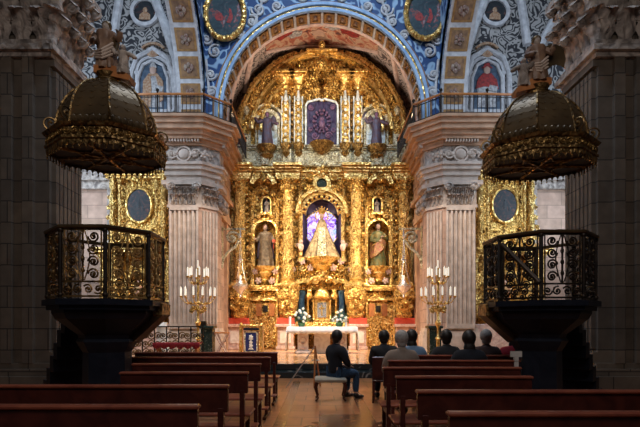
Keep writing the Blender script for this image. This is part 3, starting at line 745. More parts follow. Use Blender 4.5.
# halo of violet glass behind the Virgin
h=MB(); 
h.lathe([(.01,0),(.86,0),(.86,.03)],n=32); halo=h.build('stained_glass_disc','halo',ret); halo.rotation_euler=(R(90),0,0); halo.location=(0,.42,rz(227)); halo['label']='glowing violet and blue glass disc'; halo.scale=(.95,.95,1)
h=MB(); h.arc(0,rz(227),.79,.83,0,2*PI,.34,.38,30)
for k in range(16):
    a=2*PI*k/16; h.tube([(.3*math.cos(a),.36,rz(227)+.3*math.sin(a)),(.8*math.cos(a),.36,rz(227)+.8*math.sin(a))],.012,4)
h.build('tracery','gold_smooth',ret)
# corbels under statues
m=MB()
m.mk().lathe([(.10,0),(.3,.12),(.22,.22),(.46,.42),(.4,.5),(.62,.66),(.66,.78)],0,-.15,rz(276),24,fn=lambda a,z:1+.07*math.sin(9*a))
for s in (-1,1): m.mk().lathe([(.06,0),(.2,.14),(.14,.24),(.34,.46),(.3,.54),(.47,.68),(.5,.76)],s*rx(378),-.05,rz(284),20,fn=lambda a,z:1+.07*math.sin(8*a))
m.split('corbel','gold_smooth',ret)
m=MB()
for s in (-1,1):
    for a,b,r in ((368,272,.12),(388,272,.12),(371,281,.13),(385,281,.13),(333,268,.14),(341,262,.13),(350,270,.1)): m.mk().leafball((s*rx(a),rz(b)),r*1.25,-.18,seed=b)
    m.mk().ball((s*rx(342.5),-.28,rz(243)),.1,8,6); m.ball((s*rx(342.5),-.26,rz(248)),.13,8,6,sz=1.4) # cherubs beside the niche
    m.ball((s*rx(342.5)+s*.12,-.24,rz(246)),.12,7,5,sy=.4,sz=.8)
m.split('cherub','marble_pink',ret)
# tabernacle with trefoil canopy
tb=MB()
tz=rz(322)
tb.box(-1.15,1.15,-.5,.4,rz(334),tz,.02)
for s in (-1,1):
    tb.box(s*rx(353)-.1,s*rx(353)-.28 if s>0 else s*rx(353)+.1,-.4,0,tz,rz(290),.02)
o=tb.build('tabernacle_base','gold',ret,smooth=False)
tb=MB()
tb.box(-1.2,1.2,.55,.6,rz(334),rz(278)); tb.build('tabernacle_back','gold_dark',ret,smooth=False)
tb=MB(); 
zc=rz(300)
for s in (-1,1):
    tb.arc(s*.78,rz(293),.42,.60,0 if s>0 else PI, R(115) if s>0 else PI-R(115),-.45,-.05,12)
    tb.tube([(s*.65,-.3,rz(284)),(s*.4,-.32,rz(279)),(s*.15,-.35,rz(277.5)),(0,-.38,rz(281))],.09,8)
    tb.spiral(s*.3,rz(281),.16,1.3,0,s,y=-.35,t=.05)
tb.leafball((0,rz(277)),.2,-.45)
tb.build('trefoil_canopy','gold_smooth',ret)
tab=MB()
tab.box(-.36,.36,-.35,.1,tz,tz+.12,.01); tab.box(-.3,.3,-.3,.1,tz+.12,rz(299),.01); tab.lathe([(.45,0),(.48,.06),(.36,.12),(.34,.2),(.28,.34),(.15,.46),(.06,.52),(.08,.58),(.01,.66)],0,-.12,rz(299),20)
for s in (-1,1):
    for yy in (-.34,):
        tab.lathe([(.06,0),(.045,.08),(.045,.75),(.07,.8),(.07,.86)],s*.36,yy,tz+.12,10,fn=lambda a,z:1+.15*math.sin(3*a+14*z))
    tab.lathe([(.07,0),(.05,.1),(.05,1.05),(.09,1.1),(.09,1.2)],s*.62,-.2,tz,10,fn=lambda a,z:1+.15*math.sin(3*a+14*z))
    tab.ball((s*.55,-.3,rz(292)),.11,8,6); tab.ball((s*.55,-.28,rz(296)),.14,8,6,sz=1.3)
tab=tab.build('tabernacle','gold_smooth',ret)
d=MB(); d.box(-.2,.2,-.33,-.3,tz+.2,rz(303)); d=d.build('tabernacle_door','silver',tab,smooth=False)
x=MB(); x.box(-.025,.025,-.36,-.33,tz+.28,rz(305)); x.box(-.12,.12,-.36,-.33,rz(309),rz(308)); x.build('cross','gold_smooth',d,smooth=False)
for s in (-1,1):
    b=MB(); 
    rings=[]
    for k in range(9):
        z=tz+.1+(rz(287)-tz-.1)*k/8; wq=.17-.05*math.sin(PI*k/8); rings.append([(s*.9+wq*math.cos(a)*(1+.2*math.sin(4*a)),.1+.12*math.sin(a),z) for a in [2*PI*i/14 for i in range(14)]])
    b.loft(rings); b.build('drapery','blue_cloth',ret)
# attic band between the storeys
m=MB()
relief(m,-rx(398),rx(398),rz(168),rz(152),-.18,.06,res=.04,s=3,k=16,seed=3)
m.build('attic_panel','gold_pale',ret)  # whitened in colour for the cool light up here
m=MB(); 
cornice_run(m,-rx(402),rx(402),rz(152),((.06,.22),(.08,.3),(.06,.36)))
for a in (288,300,344.5,357,266,377,243,401): 
    m.box(rx(a)-.17,rx(a)+.17,-.42,-.1,rz(168),rz(152),.02)
m.build('attic_cornice','gold_pale',ret,smooth=False)
m=MB()
for s in (-1,1):
    for a in (344.5,357): m.mk().lathe([(.05,0),(.18,.15),(.14,.25),(.24,.45),(.26,.55)],s*rx(a),-.42,rz(160),14); 
    m.mk().lathe([(.05,0),(.3,.2),(.24,.3),(.42,.55),(.44,.62)],s*rx(376),-.3,rz(163),16,fn=lambda a,z:1+.07*math.sin(8*a))
m.mk().lathe([(.06,0),(.3,.15),(.5,.4),(.55,.46)],0,-.3,rz(157),16)
m.split('attic_corbel','gold_dark',ret)
# upper storey: estipite columns
for s in (-1,1):
    for a in (344.8,357.2):
        x=s*rx(a); z0=rz(149); z1=rz(97)
        c=MB(); rings=[]; 
        for k in range(21):
            t=k/20; w=.115+.05*abs(math.sin(t*PI*4)); z=z0+(z1-z0)*t*.86; rings.append([(x-w,-.3-w,z),(x+w,-.3-w,z),(x+w,-.3+w,z),(x-w,-.3+w,z)])
        c.loft(rings)
        o=c.build('estipite','gold',ret,smooth=False)
        p=MB(); 
        for k in range(7): p.mk().ball((x,-.46,z0+.2+k*.27),.07,8,5)
        p.split('bead','white_gilt',o)
        p=MB(); p.lathe([(.1,0),(.15,.08),(.12,.2),(.07,.35),(.04,.6)],x,-.3,z0+(z1-z0)*.80,10); 
        for q in (-1,1): p.box(x+q*.17-.03,x+q*.17+.03,-.3,-.1,z0,z1-.1,.01); 
        p.build('white_pilaster','white_gilt',o)
        p=MB(); p.lathe([(.1,0),(.16,.12),(.12,.2),(.24,.42),(.32,.5)],x,-.3,rz(93),12,fn=lambda a_,z:1+.1*math.sin(6*a_)); p.box(x-.34,x+.34,-.66,0,rz(83),rz(80.5),.02); p.box(x-.4,x+.4,-.74,0,rz(80.5),rz(77.5),.02); p.build('capital','gold_smooth',o)
    m=MB(); xx=s*rx(351)
    for k in range(8): m.ball((xx,-.2,rz(145)+k*.27),.1,9,6)
    m.build('urn_string','gold_dark',ret)
# central purple relief with crowned emblem
m=MB(); relief(m,rx(306),rx(337.6),rz(148),rz(103),-.2,.05,res=.04,s=3.4,k=14,seed=9,inside=lambda x,z: not (z>rz(107) and abs(x)>.58)); m.box(rx(306),rx(337.6),-.2,0,rz(148),rz(106))
pr=m.build('purple_relief_panel','purple',ret); pr['label']='dark purple carved panel with ring of heads'
m=MB()
for k in range(14):
    a=2*PI*k/14; m.ball((.36*math.cos(a),-.3,rz(124)+.48*math.sin(a)),.062,8,6); m.ball((.27*math.cos(a),-.27,rz(124)+.36*math.sin(a)),.05,6,5)
m.ball((0,-.3,rz(122)),.1,10,7); m.ball((0,-.28,rz(127)),.15,10,7,sz=1.5); m.ball((0,-.3,rz(117)),.09,8,5,sz=.6)
for s in (-1,1):
    m.spiral(s*.3,rz(138),.16,1.5,0,s,y=-.27,t=.03); m.spiral(s*.5,rz(132),.11,1.5,0,-s,y=-.27,t=.025); m.spiral(s*.48,rz(110),.13,1.5,0,s,y=-.27,t=.03)
m.build('relief_figures','purple_relief',pr)
m=MB(); xl=rx(337.6)
m.tube([(-xl,-.25,rz(149)),(-xl,-.25,rz(108)),(-xl+.1,-.25,rz(104.5)),(-.35,-.25,rz(103)),(-.12,-.25,rz(101.5)),(0,-.25,rz(103)),(.12,-.25,rz(101.5)),(.35,-.25,rz(103)),(xl-.1,-.25,rz(104.5)),(xl,-.25,rz(108)),(xl,-.25,rz(149))],.05,6)
m.build('relief_frame','white_gilt',pr)
# side niches of upper storey
for s in (-1,1):
    xx=s*rx(375.5); z0=rz(150); z1=rz(125)
    m=MB(); m.box(xx-.42,xx+.42,-.1,-.02,z0,z1); m.arc(xx,z1,.01,.42,0,PI,-.1,-.02,16); o=m.build('angel_niche','white_gilt',ret,smooth=False)
    m=MB(); m.arc(xx,z1,.42,.58,0,PI,-.32,-.02,18); m.arc(xx,z1+.08,.64,.72,R(10),R(170),-.36,-.02,18)
    for q in (-1,1): m.lathe([(.07,0),(.05,.06),(.045,z1-z0-.1),(.09,z1-z0)],xx+q*.5,-.22,z0,10)
    m.build('niche_arch','gold_pale',o)
    m=MB(); m.box(s*rx(396)-.16,s*rx(396)+.16,-.28,0,rz(150),rz(118),.02); m.ball((s*rx(396),-.3,rz(114)),.15,9,7,sz=1.5); m.build('side_pilaster','gold_pale',ret)
# archivolts of the semicircular crown
for r0,r1,y0,mm,w,wn in ((2.62,2.72,-.3,'gold_smooth',0,0),(2.98,3.12,-.36,'gold_smooth',0,0),(3.52,3.62,-.3,'gold_smooth',0,0)):
    for s in (0,1):
        a0,a1=(R(2),R(62)) if s==0 else (R(118),R(178))
        MB().arc(0,RC,r0,r1,a0,a1,y0-.08,0,26).build('archivolt',mm,ret)
m=MB(); rnd=random.Random(5)
for s in (0,1):
    for k in range(22):
        a=R(3+k*2.8); a=PI-a if s else a
        m.mk().leafball((2.85*math.cos(a),RC+2.85*math.sin(a)),.10,-.26,seed=k,k=4)
    for k in range(17):
        a=R(2+k*4.3); a=PI-a if s else a
        r=3.32+.05*math.sin(k*2.1)
        m.mk().leafball((r*math.cos(a),RC+r*math.sin(a)),.22,-.3,seed=k*1.3,k=6)
        r=3.68; m.ball((r*math.cos(a+.03),-.2,RC+r*math.sin(a+.03)),.15+.03*math.sin(k*5),8,6,sy=.8); m.ball((r*math.cos(a-.012),-.24,RC+r*math.sin(a-.012)),.11,7,5)
m.split('border_foliage','gold',ret)
# crowning
m=MB()
for s in (-1,1):
    for q in ((R(44),R(86),2.95),):
        a0,a1=(q[0],q[1]) if s>0 else (PI-q[1],PI-q[0])
        m.arc(0,RC+.42,2.86,2.98,a0,a1,-.36,0,16); m.arc(0,RC+.42,2.98,3.08,a0,a1,-.48,0,16)
        for k in range(9): aa=a0+(a1-a0)*(k+.5)/9; m.leafball((3.2*math.cos(aa),RC+.42+3.2*math.sin(aa)),.13,-.3,seed=k); m.leafball((2.7*math.cos(aa),RC+.42+2.7*math.sin(aa)),.12,-.22,seed=k)
cornice_run(m,-.45,.45,rz(62),((.08,.4),(.1,.5),(.08,.6)))
m.build('crowning_cornice','gold_smooth',ret)
m=MB()
for s in (-1,1):
    for a,b,r in ((328,92,.22),(335,88,.2),(343,90,.16),(327,72,.22),(334,70,.22),(341,70,.2),(350,72,.2),(360,74,.16),(330,82,.2),(338,80,.2),(349,62,.15),(356,66,.15),(326,58,.15),(340,58,.14),(362,90,.2),(368,98,.2),(375,108,.2),(383,116,.14),(366,108,.16),(327,98,.16),(364,84,.14)):
        m.mk().leafball((s*rx(a),rz(b)),r,-.34,seed=b,k=6)
        m.spiral(s*rx(a),rz(b),r*.9,1.4,a,s,y=-.3,t=.035,n=14)
m.mk().ball((0,-.55,rz(70)),.24,10,8,sz=1.2); m.ball((0,-.5,rz(52)),.16,9,6,sz=1.2)
m.split('crown_ornament','gold',ret)
# extra scroll carving over main storey
m=MB()
for s in (-1,1):
    for a,b,r,h in ((334,196,.2,1),(345,200,.16,-1),(347,215,.14,1),(347,230,.14,-1),(347,245,.14,1),(368,222,.13,1),(389,222,.13,-1),(368,205,.12,1),(389,205,.12,-1),(372,300,.14,1),(384,300,.14,-1),(341,268,.22,1),(350,276,.14,1),(372,216,.15,1),(385,216,.15,-1),(393,250,.12,1),(364,250,.12,1),(393,235,.12,1),(364,235,.12,-1),(393,265,.12,1)):
        m.mk().spiral(s*rx(a),rz(b),r,1.5,a,h*s,y=-.13,t=.035,n=16)
    m.mk()
    for k in range(14):
        m.ball((s*rx(349.5),-.16,rz(270)+k*.27),.055,7,5); m.ball((s*rx(396),-.16,rz(280)+k*.29),.06,7,5); m.ball((s*rx(362),-.14,rz(280)+k*.29),.05,7,5)
m.split('scroll','gold_smooth',ret)
# ------------------------------------------------------------------ statues
def robe(mb,h,w,d,seed=0,waist=.75,flare=1.0):
    """a robed standing body with deep vertical folds, feet hidden by the hem"""
    n=36; rings=[]
    prof=((0,1.0*flare),(.05,1.0*flare),(.2,.92*flare),(.4,.82),(.52,.74),(.6,waist),(.68,.82),(.76,.92),(.80,.86),(.83,.6),(.845,.3),(.87,.22))
    for t,k in prof:
        ring=[]
        for i in range(n):
            a=2*PI*i/n; fd=1+(.13*(1-t)*math.sin(7*a+3*t*seed+seed)+.06*(1-t)*math.sin(13*a+seed*2))
            ring.append((w*k*fd*math.cos(a),d*k*fd*math.sin(a)+.02*h*math.sin(t*5+seed),h*t))
        rings.append(ring)
    mb.loft(rings)
def head(mb,c,r):
    mb.ball(c,r,14,10,sx=.85,sy=.95,sz=1.2); mb.ball((c[0],c[1]-r*.95,c[2]-r*.1),r*.2,6,5,sz=1.6)
def arm(mb,sh,el,wr,r):
    mb.tube([sh,((sh[0]+el[0])/2,(sh[1]+el[1])/2,(sh[2]+el[2])/2),el,((wr[0]+el[0])/2,(wr[1]+el[1])/2,(wr[2]+el[2])/2),wr],[r*1.1,r*1.25,r,r*1.15,r*.75],9)
def hand(mb,w,r,dx=0,dy=-1):
    mb.ball(w,r,8,6)
    for k in range(4): mb.tube([w,(w[0]+(k-1.5)*r*.45+dx*r,w[1]+dy*r*1.4,w[2]+.2*r),(w[0]+(k-1.5)*r*.5+dx*r*1.8,w[1]+dy*r*2.1,w[2]-.5*r)],r*.2,5)
def statue(name,label,loc,h,w,d,matn,arms,cat='statue',over=None,head_mat='skin_paint',seed=1,extra=None,flare=1,rz_=0):
    t=thing(name,label,cat,loc,rz_)
    m=MB(); robe(m,h,w,d,seed,flare=flare)
    for sh,el,wr in arms: arm(m,sh,el,wr,.045*h); 
    m.build('robe',matn,t)
    m=MB(); m.tube([(0,0,.83*h),(0,-.01,.9*h)],.035*h,8); head(m,(0,-.02*h,.935*h),.062*h)
    for sh,el,wr in arms: hand(m,wr,.03*h)
    m.build('head_and_hands',head_mat,t)
    m=MB(); m.ball((0,.01*h,.955*h),.07*h,12,8,sx=.9,sy=.9,sz=1.0); m.build('hair','hair_dark' if matn!='brocade' else 'gold_smooth',t)
    if over:
        m=MB(); n=20; rings=[]
        for k in range(8):
            tt=k/7; z=h*(.2+.62*tt); ring=[]
            a0=R(-20); 
            for i in range(n):
                a=R(10)+R(200)*i/(n-1); rr=1.12+.08*math.sin(6*a+seed); kk=1-.25*tt; ring.append((w*kk*rr*math.cos(a),d*kk*rr*math.sin(a)+.01,z))
            rings.append(ring)
        vs=[p for r in rings for p in r]; fs=[(k*n+i,k*n+i+1,(k+1)*n+i+1,(k+1)*n+i) for k in range(7) for i in range(n-1)]
        m.add(vs,fs); o=m.build('cloak',over,t); md=o.modifiers.new('s','SOLIDIFY'); md.thickness=.03
    if extra: extra(t)
    return t
# Virgin in the central niche: bell dress
Z=ZP
t=thing('statue','crowned Virgin statue in wide gold brocade mantle in the central niche','statue',(AX,RY-.1,ZP+rz(258)))
m=MB(); n=40; rings=[]
for z,wx,wy in ((0,.80,.36),(.05,.82,.38),(.45,.62,.33),(.9,.42,.27),(1.25,.28,.22),(1.5,.21,.18),(1.64,.15,.14),(1.7,.08,.09)):
    rings.append([(wx*math.cos(2*PI*i/n)*(1+.03*math.sin(9*2*PI*i/n)),wy*math.sin(2*PI*i/n)*(1+.05*math.sin(9*2*PI*i/n)),z) for i in range(n)])
m.loft(rings); m.build('mantle','brocade',t)
m=MB(); m.prism([(-.2,.03),(.2,.03),(.13,1.25),(-.13,1.25)],-.40,-.2); m.build('dress_front','gold_pale',t)
m=MB(); head(m,(0,-.04,1.82),.12); hand(m,(0,-.3,1.15),.05); head(m,(.1,-.3,1.22),.07); m.ball((.1,-.3,1.08),.08,8,6,sz=1.4); m.build('head_and_hands','skin_paint',t)
m=MB(); m.lathe([(.13,0),(.14,.05),(.17,.14),(.12,.24),(.03,.3)],0,0,1.92,14,fn=lambda a,z:1+.12*math.sin(7*a)); m.ball((0,0,2.26),.04,6,5)
m.arc(0,1.86,.25,.3,R(-40),R(220),.05,.09,26)
for k in range(15):
    a=R(-40+260*k/14); m.tube([(.3*math.cos(a),.07,1.86+.3*math.sin(a)),(.42*math.cos(a),.07,1.86+.42*math.sin(a))],.016,4)
m.build('crown','gold_smooth',t)
def book(t): 
    m=MB(); m.box(.12,.26,-.3,-.24,.75,.95); m.build('book','red_cloth',t)
def redthing(t):
    m=MB(); m.ball((.38,-.12,1.12),.09,8,6); m.tube([(.38,-.12,1.12),(.36,-.1,.8)],.02); m.build('red_heart','red_cloth',t)
def sword(t):
    m=MB(); m.tube([(-.3,-.22,.9),(.35,-.25,1.35)],.02); m.build('staff','gold_smooth',t)
    m=MB()
    for k in range(6): m.tube([(-.34+.02*k,-.08,.42+.08*k),(-.12,-.27,.5+.085*k),(.12,-.27,.72+.09*k),(.3,-.1,.95+.07*k)],[.05,.06,.055,.04],6)
    m.build('rose_sash','robe_pink',t)
statue('statue','friar statue in grey brown robe in the left side niche',(AX-rx(378),RY-.02,ZP+rz(267)),1.85,.34,.22,'robe_grey',[((-.22,0,1.42),(-.38,-.06,1.15),(-.42,-.2,1.2)),((.22,0,1.42),(.36,-.05,1.15),(.36,-.12,1.08))],over='robe_dark',seed=1.5,extra=redthing)
statue('statue','saint statue in rose and green robes in the right side niche',(AX+rx(378),RY-.02,ZP+rz(267)),1.9,.32,.22,'robe_green',[((-.22,0,1.45),(-.3,-.1,1.15),(.05,-.28,1.1)),((.22,0,1.45),(.36,-.08,1.2),(.15,-.26,1.3))],over='robe_pink',seed=2.7,extra=sword)
for s in (-1,1):
    statue('statuette','small figure in the %s upper little niche of the altarpiece'%('left' if s<0 else 'right'),(AX+s*rx(377),RY+.06,ZP+rz(213)),.62,.11,.08,'stone_carve',[((-.07,0,.48),(-.1,-.03,.38),(-.02,-.08,.36)),((.07,0,.48),(.1,-.03,.38),(.02,-.08,.38))],seed=s+2)
def wings(t):
    m=MB()
    for q in (-1,1):
        rings=[]
        for k in range(7):
            u=k/6; x=q*(.1+.5*u); zc=1.15+.35*math.sin(u*2.2); l=.36*(1-.6*u)+.06
            rings.append([(x,.12,zc+.1),(x+q*.02,.08,zc-l*.4),(x,.12,zc-l),(x,.17,zc-l*.4)])
        m.loft(rings)
    m.build('wings','robe_dark',t)
for s in (-1,1):
    statue('angel_statue','dark winged angel statue in the pale arched niche, upper %s'%('left' if s<0 else 'right'),(AX+s*rx(375.5),RY-.35,ZP+rz(150)),1.5,.24,.17,'robe_dark',[((-.16,0,1.15),(-.42,-.08,1.05),(-.5,-.15,1.2)),((.16,0,1.15),(.4,-.08,1.0),(.46,-.16,.95))],head_mat='purple_relief',seed=s*1.3+3,extra=wings)
    tt=statue('angel_statue','small dark figure at the %s end of the altarpiece attic'%('left' if s<0 else 'right'),(AX+s*rx(401.5),RY-.2,ZP+rz(150)),.95,.16,.12,'robe_dark',[((-.1,0,.72),(-.2,-.05,.65),(-.2,-.1,.8)),((.1,0,.72),(.2,-.05,.6),(.15,-.12,.6))],head_mat='purple_relief',seed=s+5)
# ------------------------------------------------------------------ side altars
def side_altar(s):
    nm='left' if s<0 else 'right'
    Y=17.35; cxp=140 if s<0 else 504; cx=PX(cxp,Y)
    t=thing('side_altarpiece','gilded side altarpiece with oval painting behind the %s pulpit'%nm,'altarpiece',(cx,Y,ZP))
    k=F/Y; zz=lambda py:PZ(py,Y)-ZP; W=37/k
    m=MB(); relief(m,-W*.75,W*.75,zz(250),zz(176),-.02,.05,res=.045,s=2.4,k=14,inside=lambda x,z:(x/.48)**2+((z-zz(208))/.64)**2>1.0); m.box(-W*.75,W*.75,.0,.3,zz(250),zz(176)); 
    m.build('upper_panel','gold',t)
    m=MB(); relief(m,-W,W,0,zz(250),-.02,.06,res=.05,s=2.0,k=14,seed=4); m.box(-W,W,.0,.3,0,zz(250)); m.build('lower_panel','gold',t)
    p=thing('x','x','x') if False else None
    fr=MB(); zc=zz(206)
    fr.tube([(.48*math.cos(a),-.09,zc+.64*math.sin(a)) for a in [2*PI*i/32 for i in range(32)]],.055,6,closed=True)
    fo=fr.build('oval_frame','gold_smooth',t)
    ov=MB(); n=32; ov.prism([(.46*math.cos(2*PI*i/n),zc+.62*math.sin(2*PI*i/n)) for i in range(n)],-.1,-.02); ov.build('oval_painting','paint_dark',fo,smooth=False)['label']='dark oval painting of figures'
    m=MB(); m.ball((0,-.10,zc+.2),.05,8,6,sy=.15); m.ball((-.02,-.10,zc-.0),.08,8,6,sy=.1,sz=1.9); m.ball((.16,-.10,zc-.12),.06,8,6,sy=.1,sz=1.6); m.build('painted_figures','paint_dark',fo)
    for q in (-1,1):
        for (xo,z0,z1,r) in ((.95,250,182,.09),(.68,250,186,.05)):
            c=MB(); h=zz(z1)-zz(z0); c.lathe([(r,h*j/24) for j in range(25)],q*xo,-.2,zz(z0),12,fn=lambda a,z:1+.2*math.sin(3*a+9*z)+.1*math.sin(17*z)); c.lathe([(r*1.1,h),(r*1.7,h+.12),(r*1.8,h+.16)],q*xo,-.2,zz(z0),12); c.build('column','gold_shaft',t)
        for (xo,r) in ((1.22,.13),(.82,.12)):
            c=MB(); h=zz(256)-zz(312); c.lathe([(r*1.3,0),(r*1.3,.1)]+[(r,.12+(h-.3)*j/24) for j in range(25)]+[(r*1.1,h-.14),(r*1.7,h)],q*xo,-.3,zz(312),12,fn=lambda a,z:1+.16*math.sin(3*a+8*z)+.08*math.sin(13*z)); c.build('column','gold_shaft',t)
        c=MB(); 
        for j,(xx,py,rr) in enumerate(((1.2,246,.12),(1.22,238,.14),(1.18,228,.13),(1.14,218,.11),(1.12,208,.11),(1.1,198,.1),(1.22,250,.1))): c.mk().leafball((q*xx,zz(py)),rr,-.1,seed=j)
        c.split('side_foliage','gold',t)
    m=MB(); cornice_run(m,-W-.02,W+.02,zz(256),((.08,.36),(.1,.45),(.06,.52))); cornice_run(m,-W*.8,W*.8,zz(180),((.08,.25),(.1,.32),(.06,.4))); cornice_run(m,-W,W,zz(318),((.1,.42),(.08,.5)))
    m.build('cornices','gold_smooth',t,smooth=False)
    m=MB(); 
    for q in (-1,1): m.spiral(q*.35,zz(176),.2,1.5,0,q,y=-.2,t=.05); m.spiral(q*.42,zz(240),.18,1.5,0,q,y=-.08,t=.04)
    m.leafball((0,zz(180)),.2,-.35); m.leafball((0,zz(173)),.2,-.2); m.build('crest','gold',t)
    m=MB(); m.box(-W,W,-.5,0,0,zz(324),.02); m.build('altar_step','marble_pink',t,smooth=False)
    m=MB(); m.arc(0,zz(285),.38,.5,0,PI,-.18,0,16); m.box(-.5,-.38,-.18,0,zz(312),zz(285)); m.box(.38,.5,-.18,0,zz(312),zz(285)); m.build('lower_niche_frame','gold_smooth',t)
    c=statue('statue','draped saint figure in the niche of the %s side altar'%nm,(cx,Y-.12,ZP+zz(314)),1.25,.2,.12,'robe_pink',[((-.14,0,.96),(-.22,-.06,.78),(-.05,-.15,.75)),((.14,0,.96),(.22,-.06,.78),(.05,-.15,.8))],seed=2+s)
side_altar(-1); side_altar(1)
# ------------------------------------------------------------------ pulpits and canopies
def octo(a,cx=0,cy=0,ys=1): 
    r=a/math.cos(PI/8); return [(cx+r*math.cos(PI/8+k*PI/4),cy+ys*r*math.sin(PI/8+k*PI/4)) for k in range(8)]
def pulpit(s):
    nm='left' if s<0 else 'right'
    a=.70; dfront=6.0 if s<0 else 6.33
    cx=-3.08 if s<0 else 3.32; cy=dfront+a
    t=thing('pulpit','black marble %s pulpit with octagonal wrought iron scroll parapet'%nm,'pulpit',(cx,cy,0))
    zf=1.78; zt=2.73
    m=MB(); m.slab(octo(a+.07),zf-.08,zf); m.slab(octo(a+.02),zf-.14,zf-.08); m.build('platform','marble_black',t,smooth=False)
    m=MB(); oc=lambda q,z:[(x,y,z) for x,y in octo(q)]
    m.loft([oc(.34,1.22),oc(.36,1.3),oc(.5,1.42),oc(.62,1.52),oc(.66,1.6),oc(.66,zf-.14)]); m.build('tapering_corbel','marble_black',t,smooth=False)
    m=MB(); m.loft([oc(.42,0),oc(.42,.14),oc(.36,.2),oc(.31,.26),oc(.30,1.05),oc(.34,1.12),oc(.38,1.2),oc(.36,1.24)]); m.build('pedestal','marble_black',t,smooth=False)
    # gilt cartouche block at the outer corner
    m=MB(); P=octo(a-.0)
    # stair flight at the back going down towards the side wall
    sd=MB(Matrix.Rotation(-s*R(45),4,'Z')); 
    for k in range(8):
        sd.box(-.36,.36,.72+.0+k*.19,.72+(k+1)*.19,max(0,zf-.2-(k+1)*.21-.06),zf-.0-(k+1)*.21,.005)
    sd.build('stair_flight','marble_black',t,smooth=False)
    bk=MB(Matrix.Rotation(-s*-R(45),4,'Z')) 
    bk=MB(); q=-s
    bk.box(q*.66,q*.8,-.02,.34,zf-.22,zf-.02,.02); bk.build('cartouche_block','bronze_gilt',t)
    bk=MB(); bk.prism([(q*.78,zf-.22),(q*.34,zf-.62),(q*.34,zf-.22)],.0,.32); bk.build('bracket','bronze',t)  # bronze colour stands for warm altar light on the tapering base
    v=MB(); 
    # white vein marks
    rail=MB(); post=MB()
    P=octo(a)
    for k in range(8):
        x0,y0=P[k]; x1,y1=P[(k+1)%8]; ang=math.atan2(y1-y0,x1-x0); L=math.hypot(x1-x0,y1-y0)
        mid=((x0+x1)/2,(y0+y1)/2)
        rail.M=T(x0,y0,0,ang)
        # outward normal is -local y for ccw polygon
        rail.box(-.02,L+.02,-.045,.045,zt-.035,zt+.01,.01)
        post.mk().tube([(x0,y0,zf),(x0,y0,zt)],.028,8); post.ball((x0,y0,zf+.05),.04,8,5); post.ball((x0,y0,zt-.06),.04,8,5)
        if k==(2 if s<0 else 0): continue    # the open side above the stair
        p=MB(T(x0,y0,0,ang)); h0=zf+.02; h1=zt-.03
        p.box(.02,L-.02,-.012,.012,h0,h0+.025); p.box(.02,L-.02,-.012,.012,h0+.19,h0+.215); p.box(.02,L-.02,-.01,.01,h1-.03,h1)
        for x in (.05,L-.05): p.tube([(x,0,h0),(x,0,h1)],.011,5)
        p.tube([(L/2,0,h0+.2),(L/2,0,h1)],.014,6)
        for zb in (.35,.5,.65): p.ball((L/2,0,h0+zb),.026,7,5,sz=1.5)
        nr=4; hh=(h1-.03-h0-.22)/nr
        for c_ in (0,1):
            sx=-1 if c_==0 else 1; xc=L/2+sx*(L/4-.005)
            for r_ in range(nr):
                zc=h0+.22+hh*(r_+.5); p.spiral(xc,zc,hh*.46,1.7,(PI if sx>0 else 0),(-1 if (r_<nr/2)==(sx>0) else 1),t=.013,n=22)
            xe=L/2+sx*.02
            p.tube([(L/2+sx*(.02+.07*math.sin(PI*j/10)),0,h0+.22+(h1-.25-h0)*j/10) for j in range(11)],.009,5)
        for j in range(4):
            p.spiral(.09+(L-.18)*j/3,h0+.105,.065,1.4,j*1.3,1 if j%2 else -1,t=.012,n=16)
        p.build('iron_panel','iron_gilt_lit' if ((s<0 and k in (6,7,0)) ) else ('iron_gilt' if s<0 else 'iron'),t)  # inner faces take the copy with warm light in its colour
    rail.build('handrail','bronze',t,smooth=False); post.split('corner_post','iron',t)
    if s>0:
        g=MB(T(*P[4],0,0)); 
        dg=MB(); x0,y0=P[4]; x1,y1=P[5]; dg.tube([(x0+.02,y0-.03,zt-.12),(x1-.04,y1-.03,zf+.24)],.035,6); dg.build('diagonal_stay','iron',t)
    # canopy
    zc=3.78; ys=.84; ac=.755
    c=thing('pulpit_canopy','dark bronze domed sounding board with gilt fringe above the %s pulpit'%nm,'canopy',(cx-.07*s,cy-.14,zc))
    oc=lambda q,z:[(x,y,z) for x,y in octo(q,ys=ys)]
    m=MB(); m.loft([oc(ac-.04,.0),oc(ac-.04,.05),oc(ac+.0,.07),oc(ac,.10),oc(ac-.03,.11),oc(ac-.03,.22),oc(ac,.23),oc(ac+.03,.27),oc(ac-.05,.29),oc(ac-.12,.30)],cap=False); m.build('frieze_ring','bronze_gilt',c,smooth=False)
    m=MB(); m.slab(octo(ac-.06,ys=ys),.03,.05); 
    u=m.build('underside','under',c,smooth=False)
    m=MB()
    for k in range(8):
        a0=k*PI/4; m.tube([(0,0,.02),(.7*math.cos(a0),ys*.7*math.sin(a0),.02)],.02,5); m.tube([(.45*math.cos(a0),ys*.45*math.sin(a0),.02),(.3*math.cos(a0+PI/8),ys*.3*math.sin(a0+PI/8),.02),(.45*math.cos(a0+PI/4),ys*.45*math.sin(a0+PI/4),.02)],.014,4)
    m.build('star_ribs','gold_dark',u)
    # frieze scrolls and fringe
    fr=MB(); fg=MB(); P=octo(ac-.03,ys=ys)
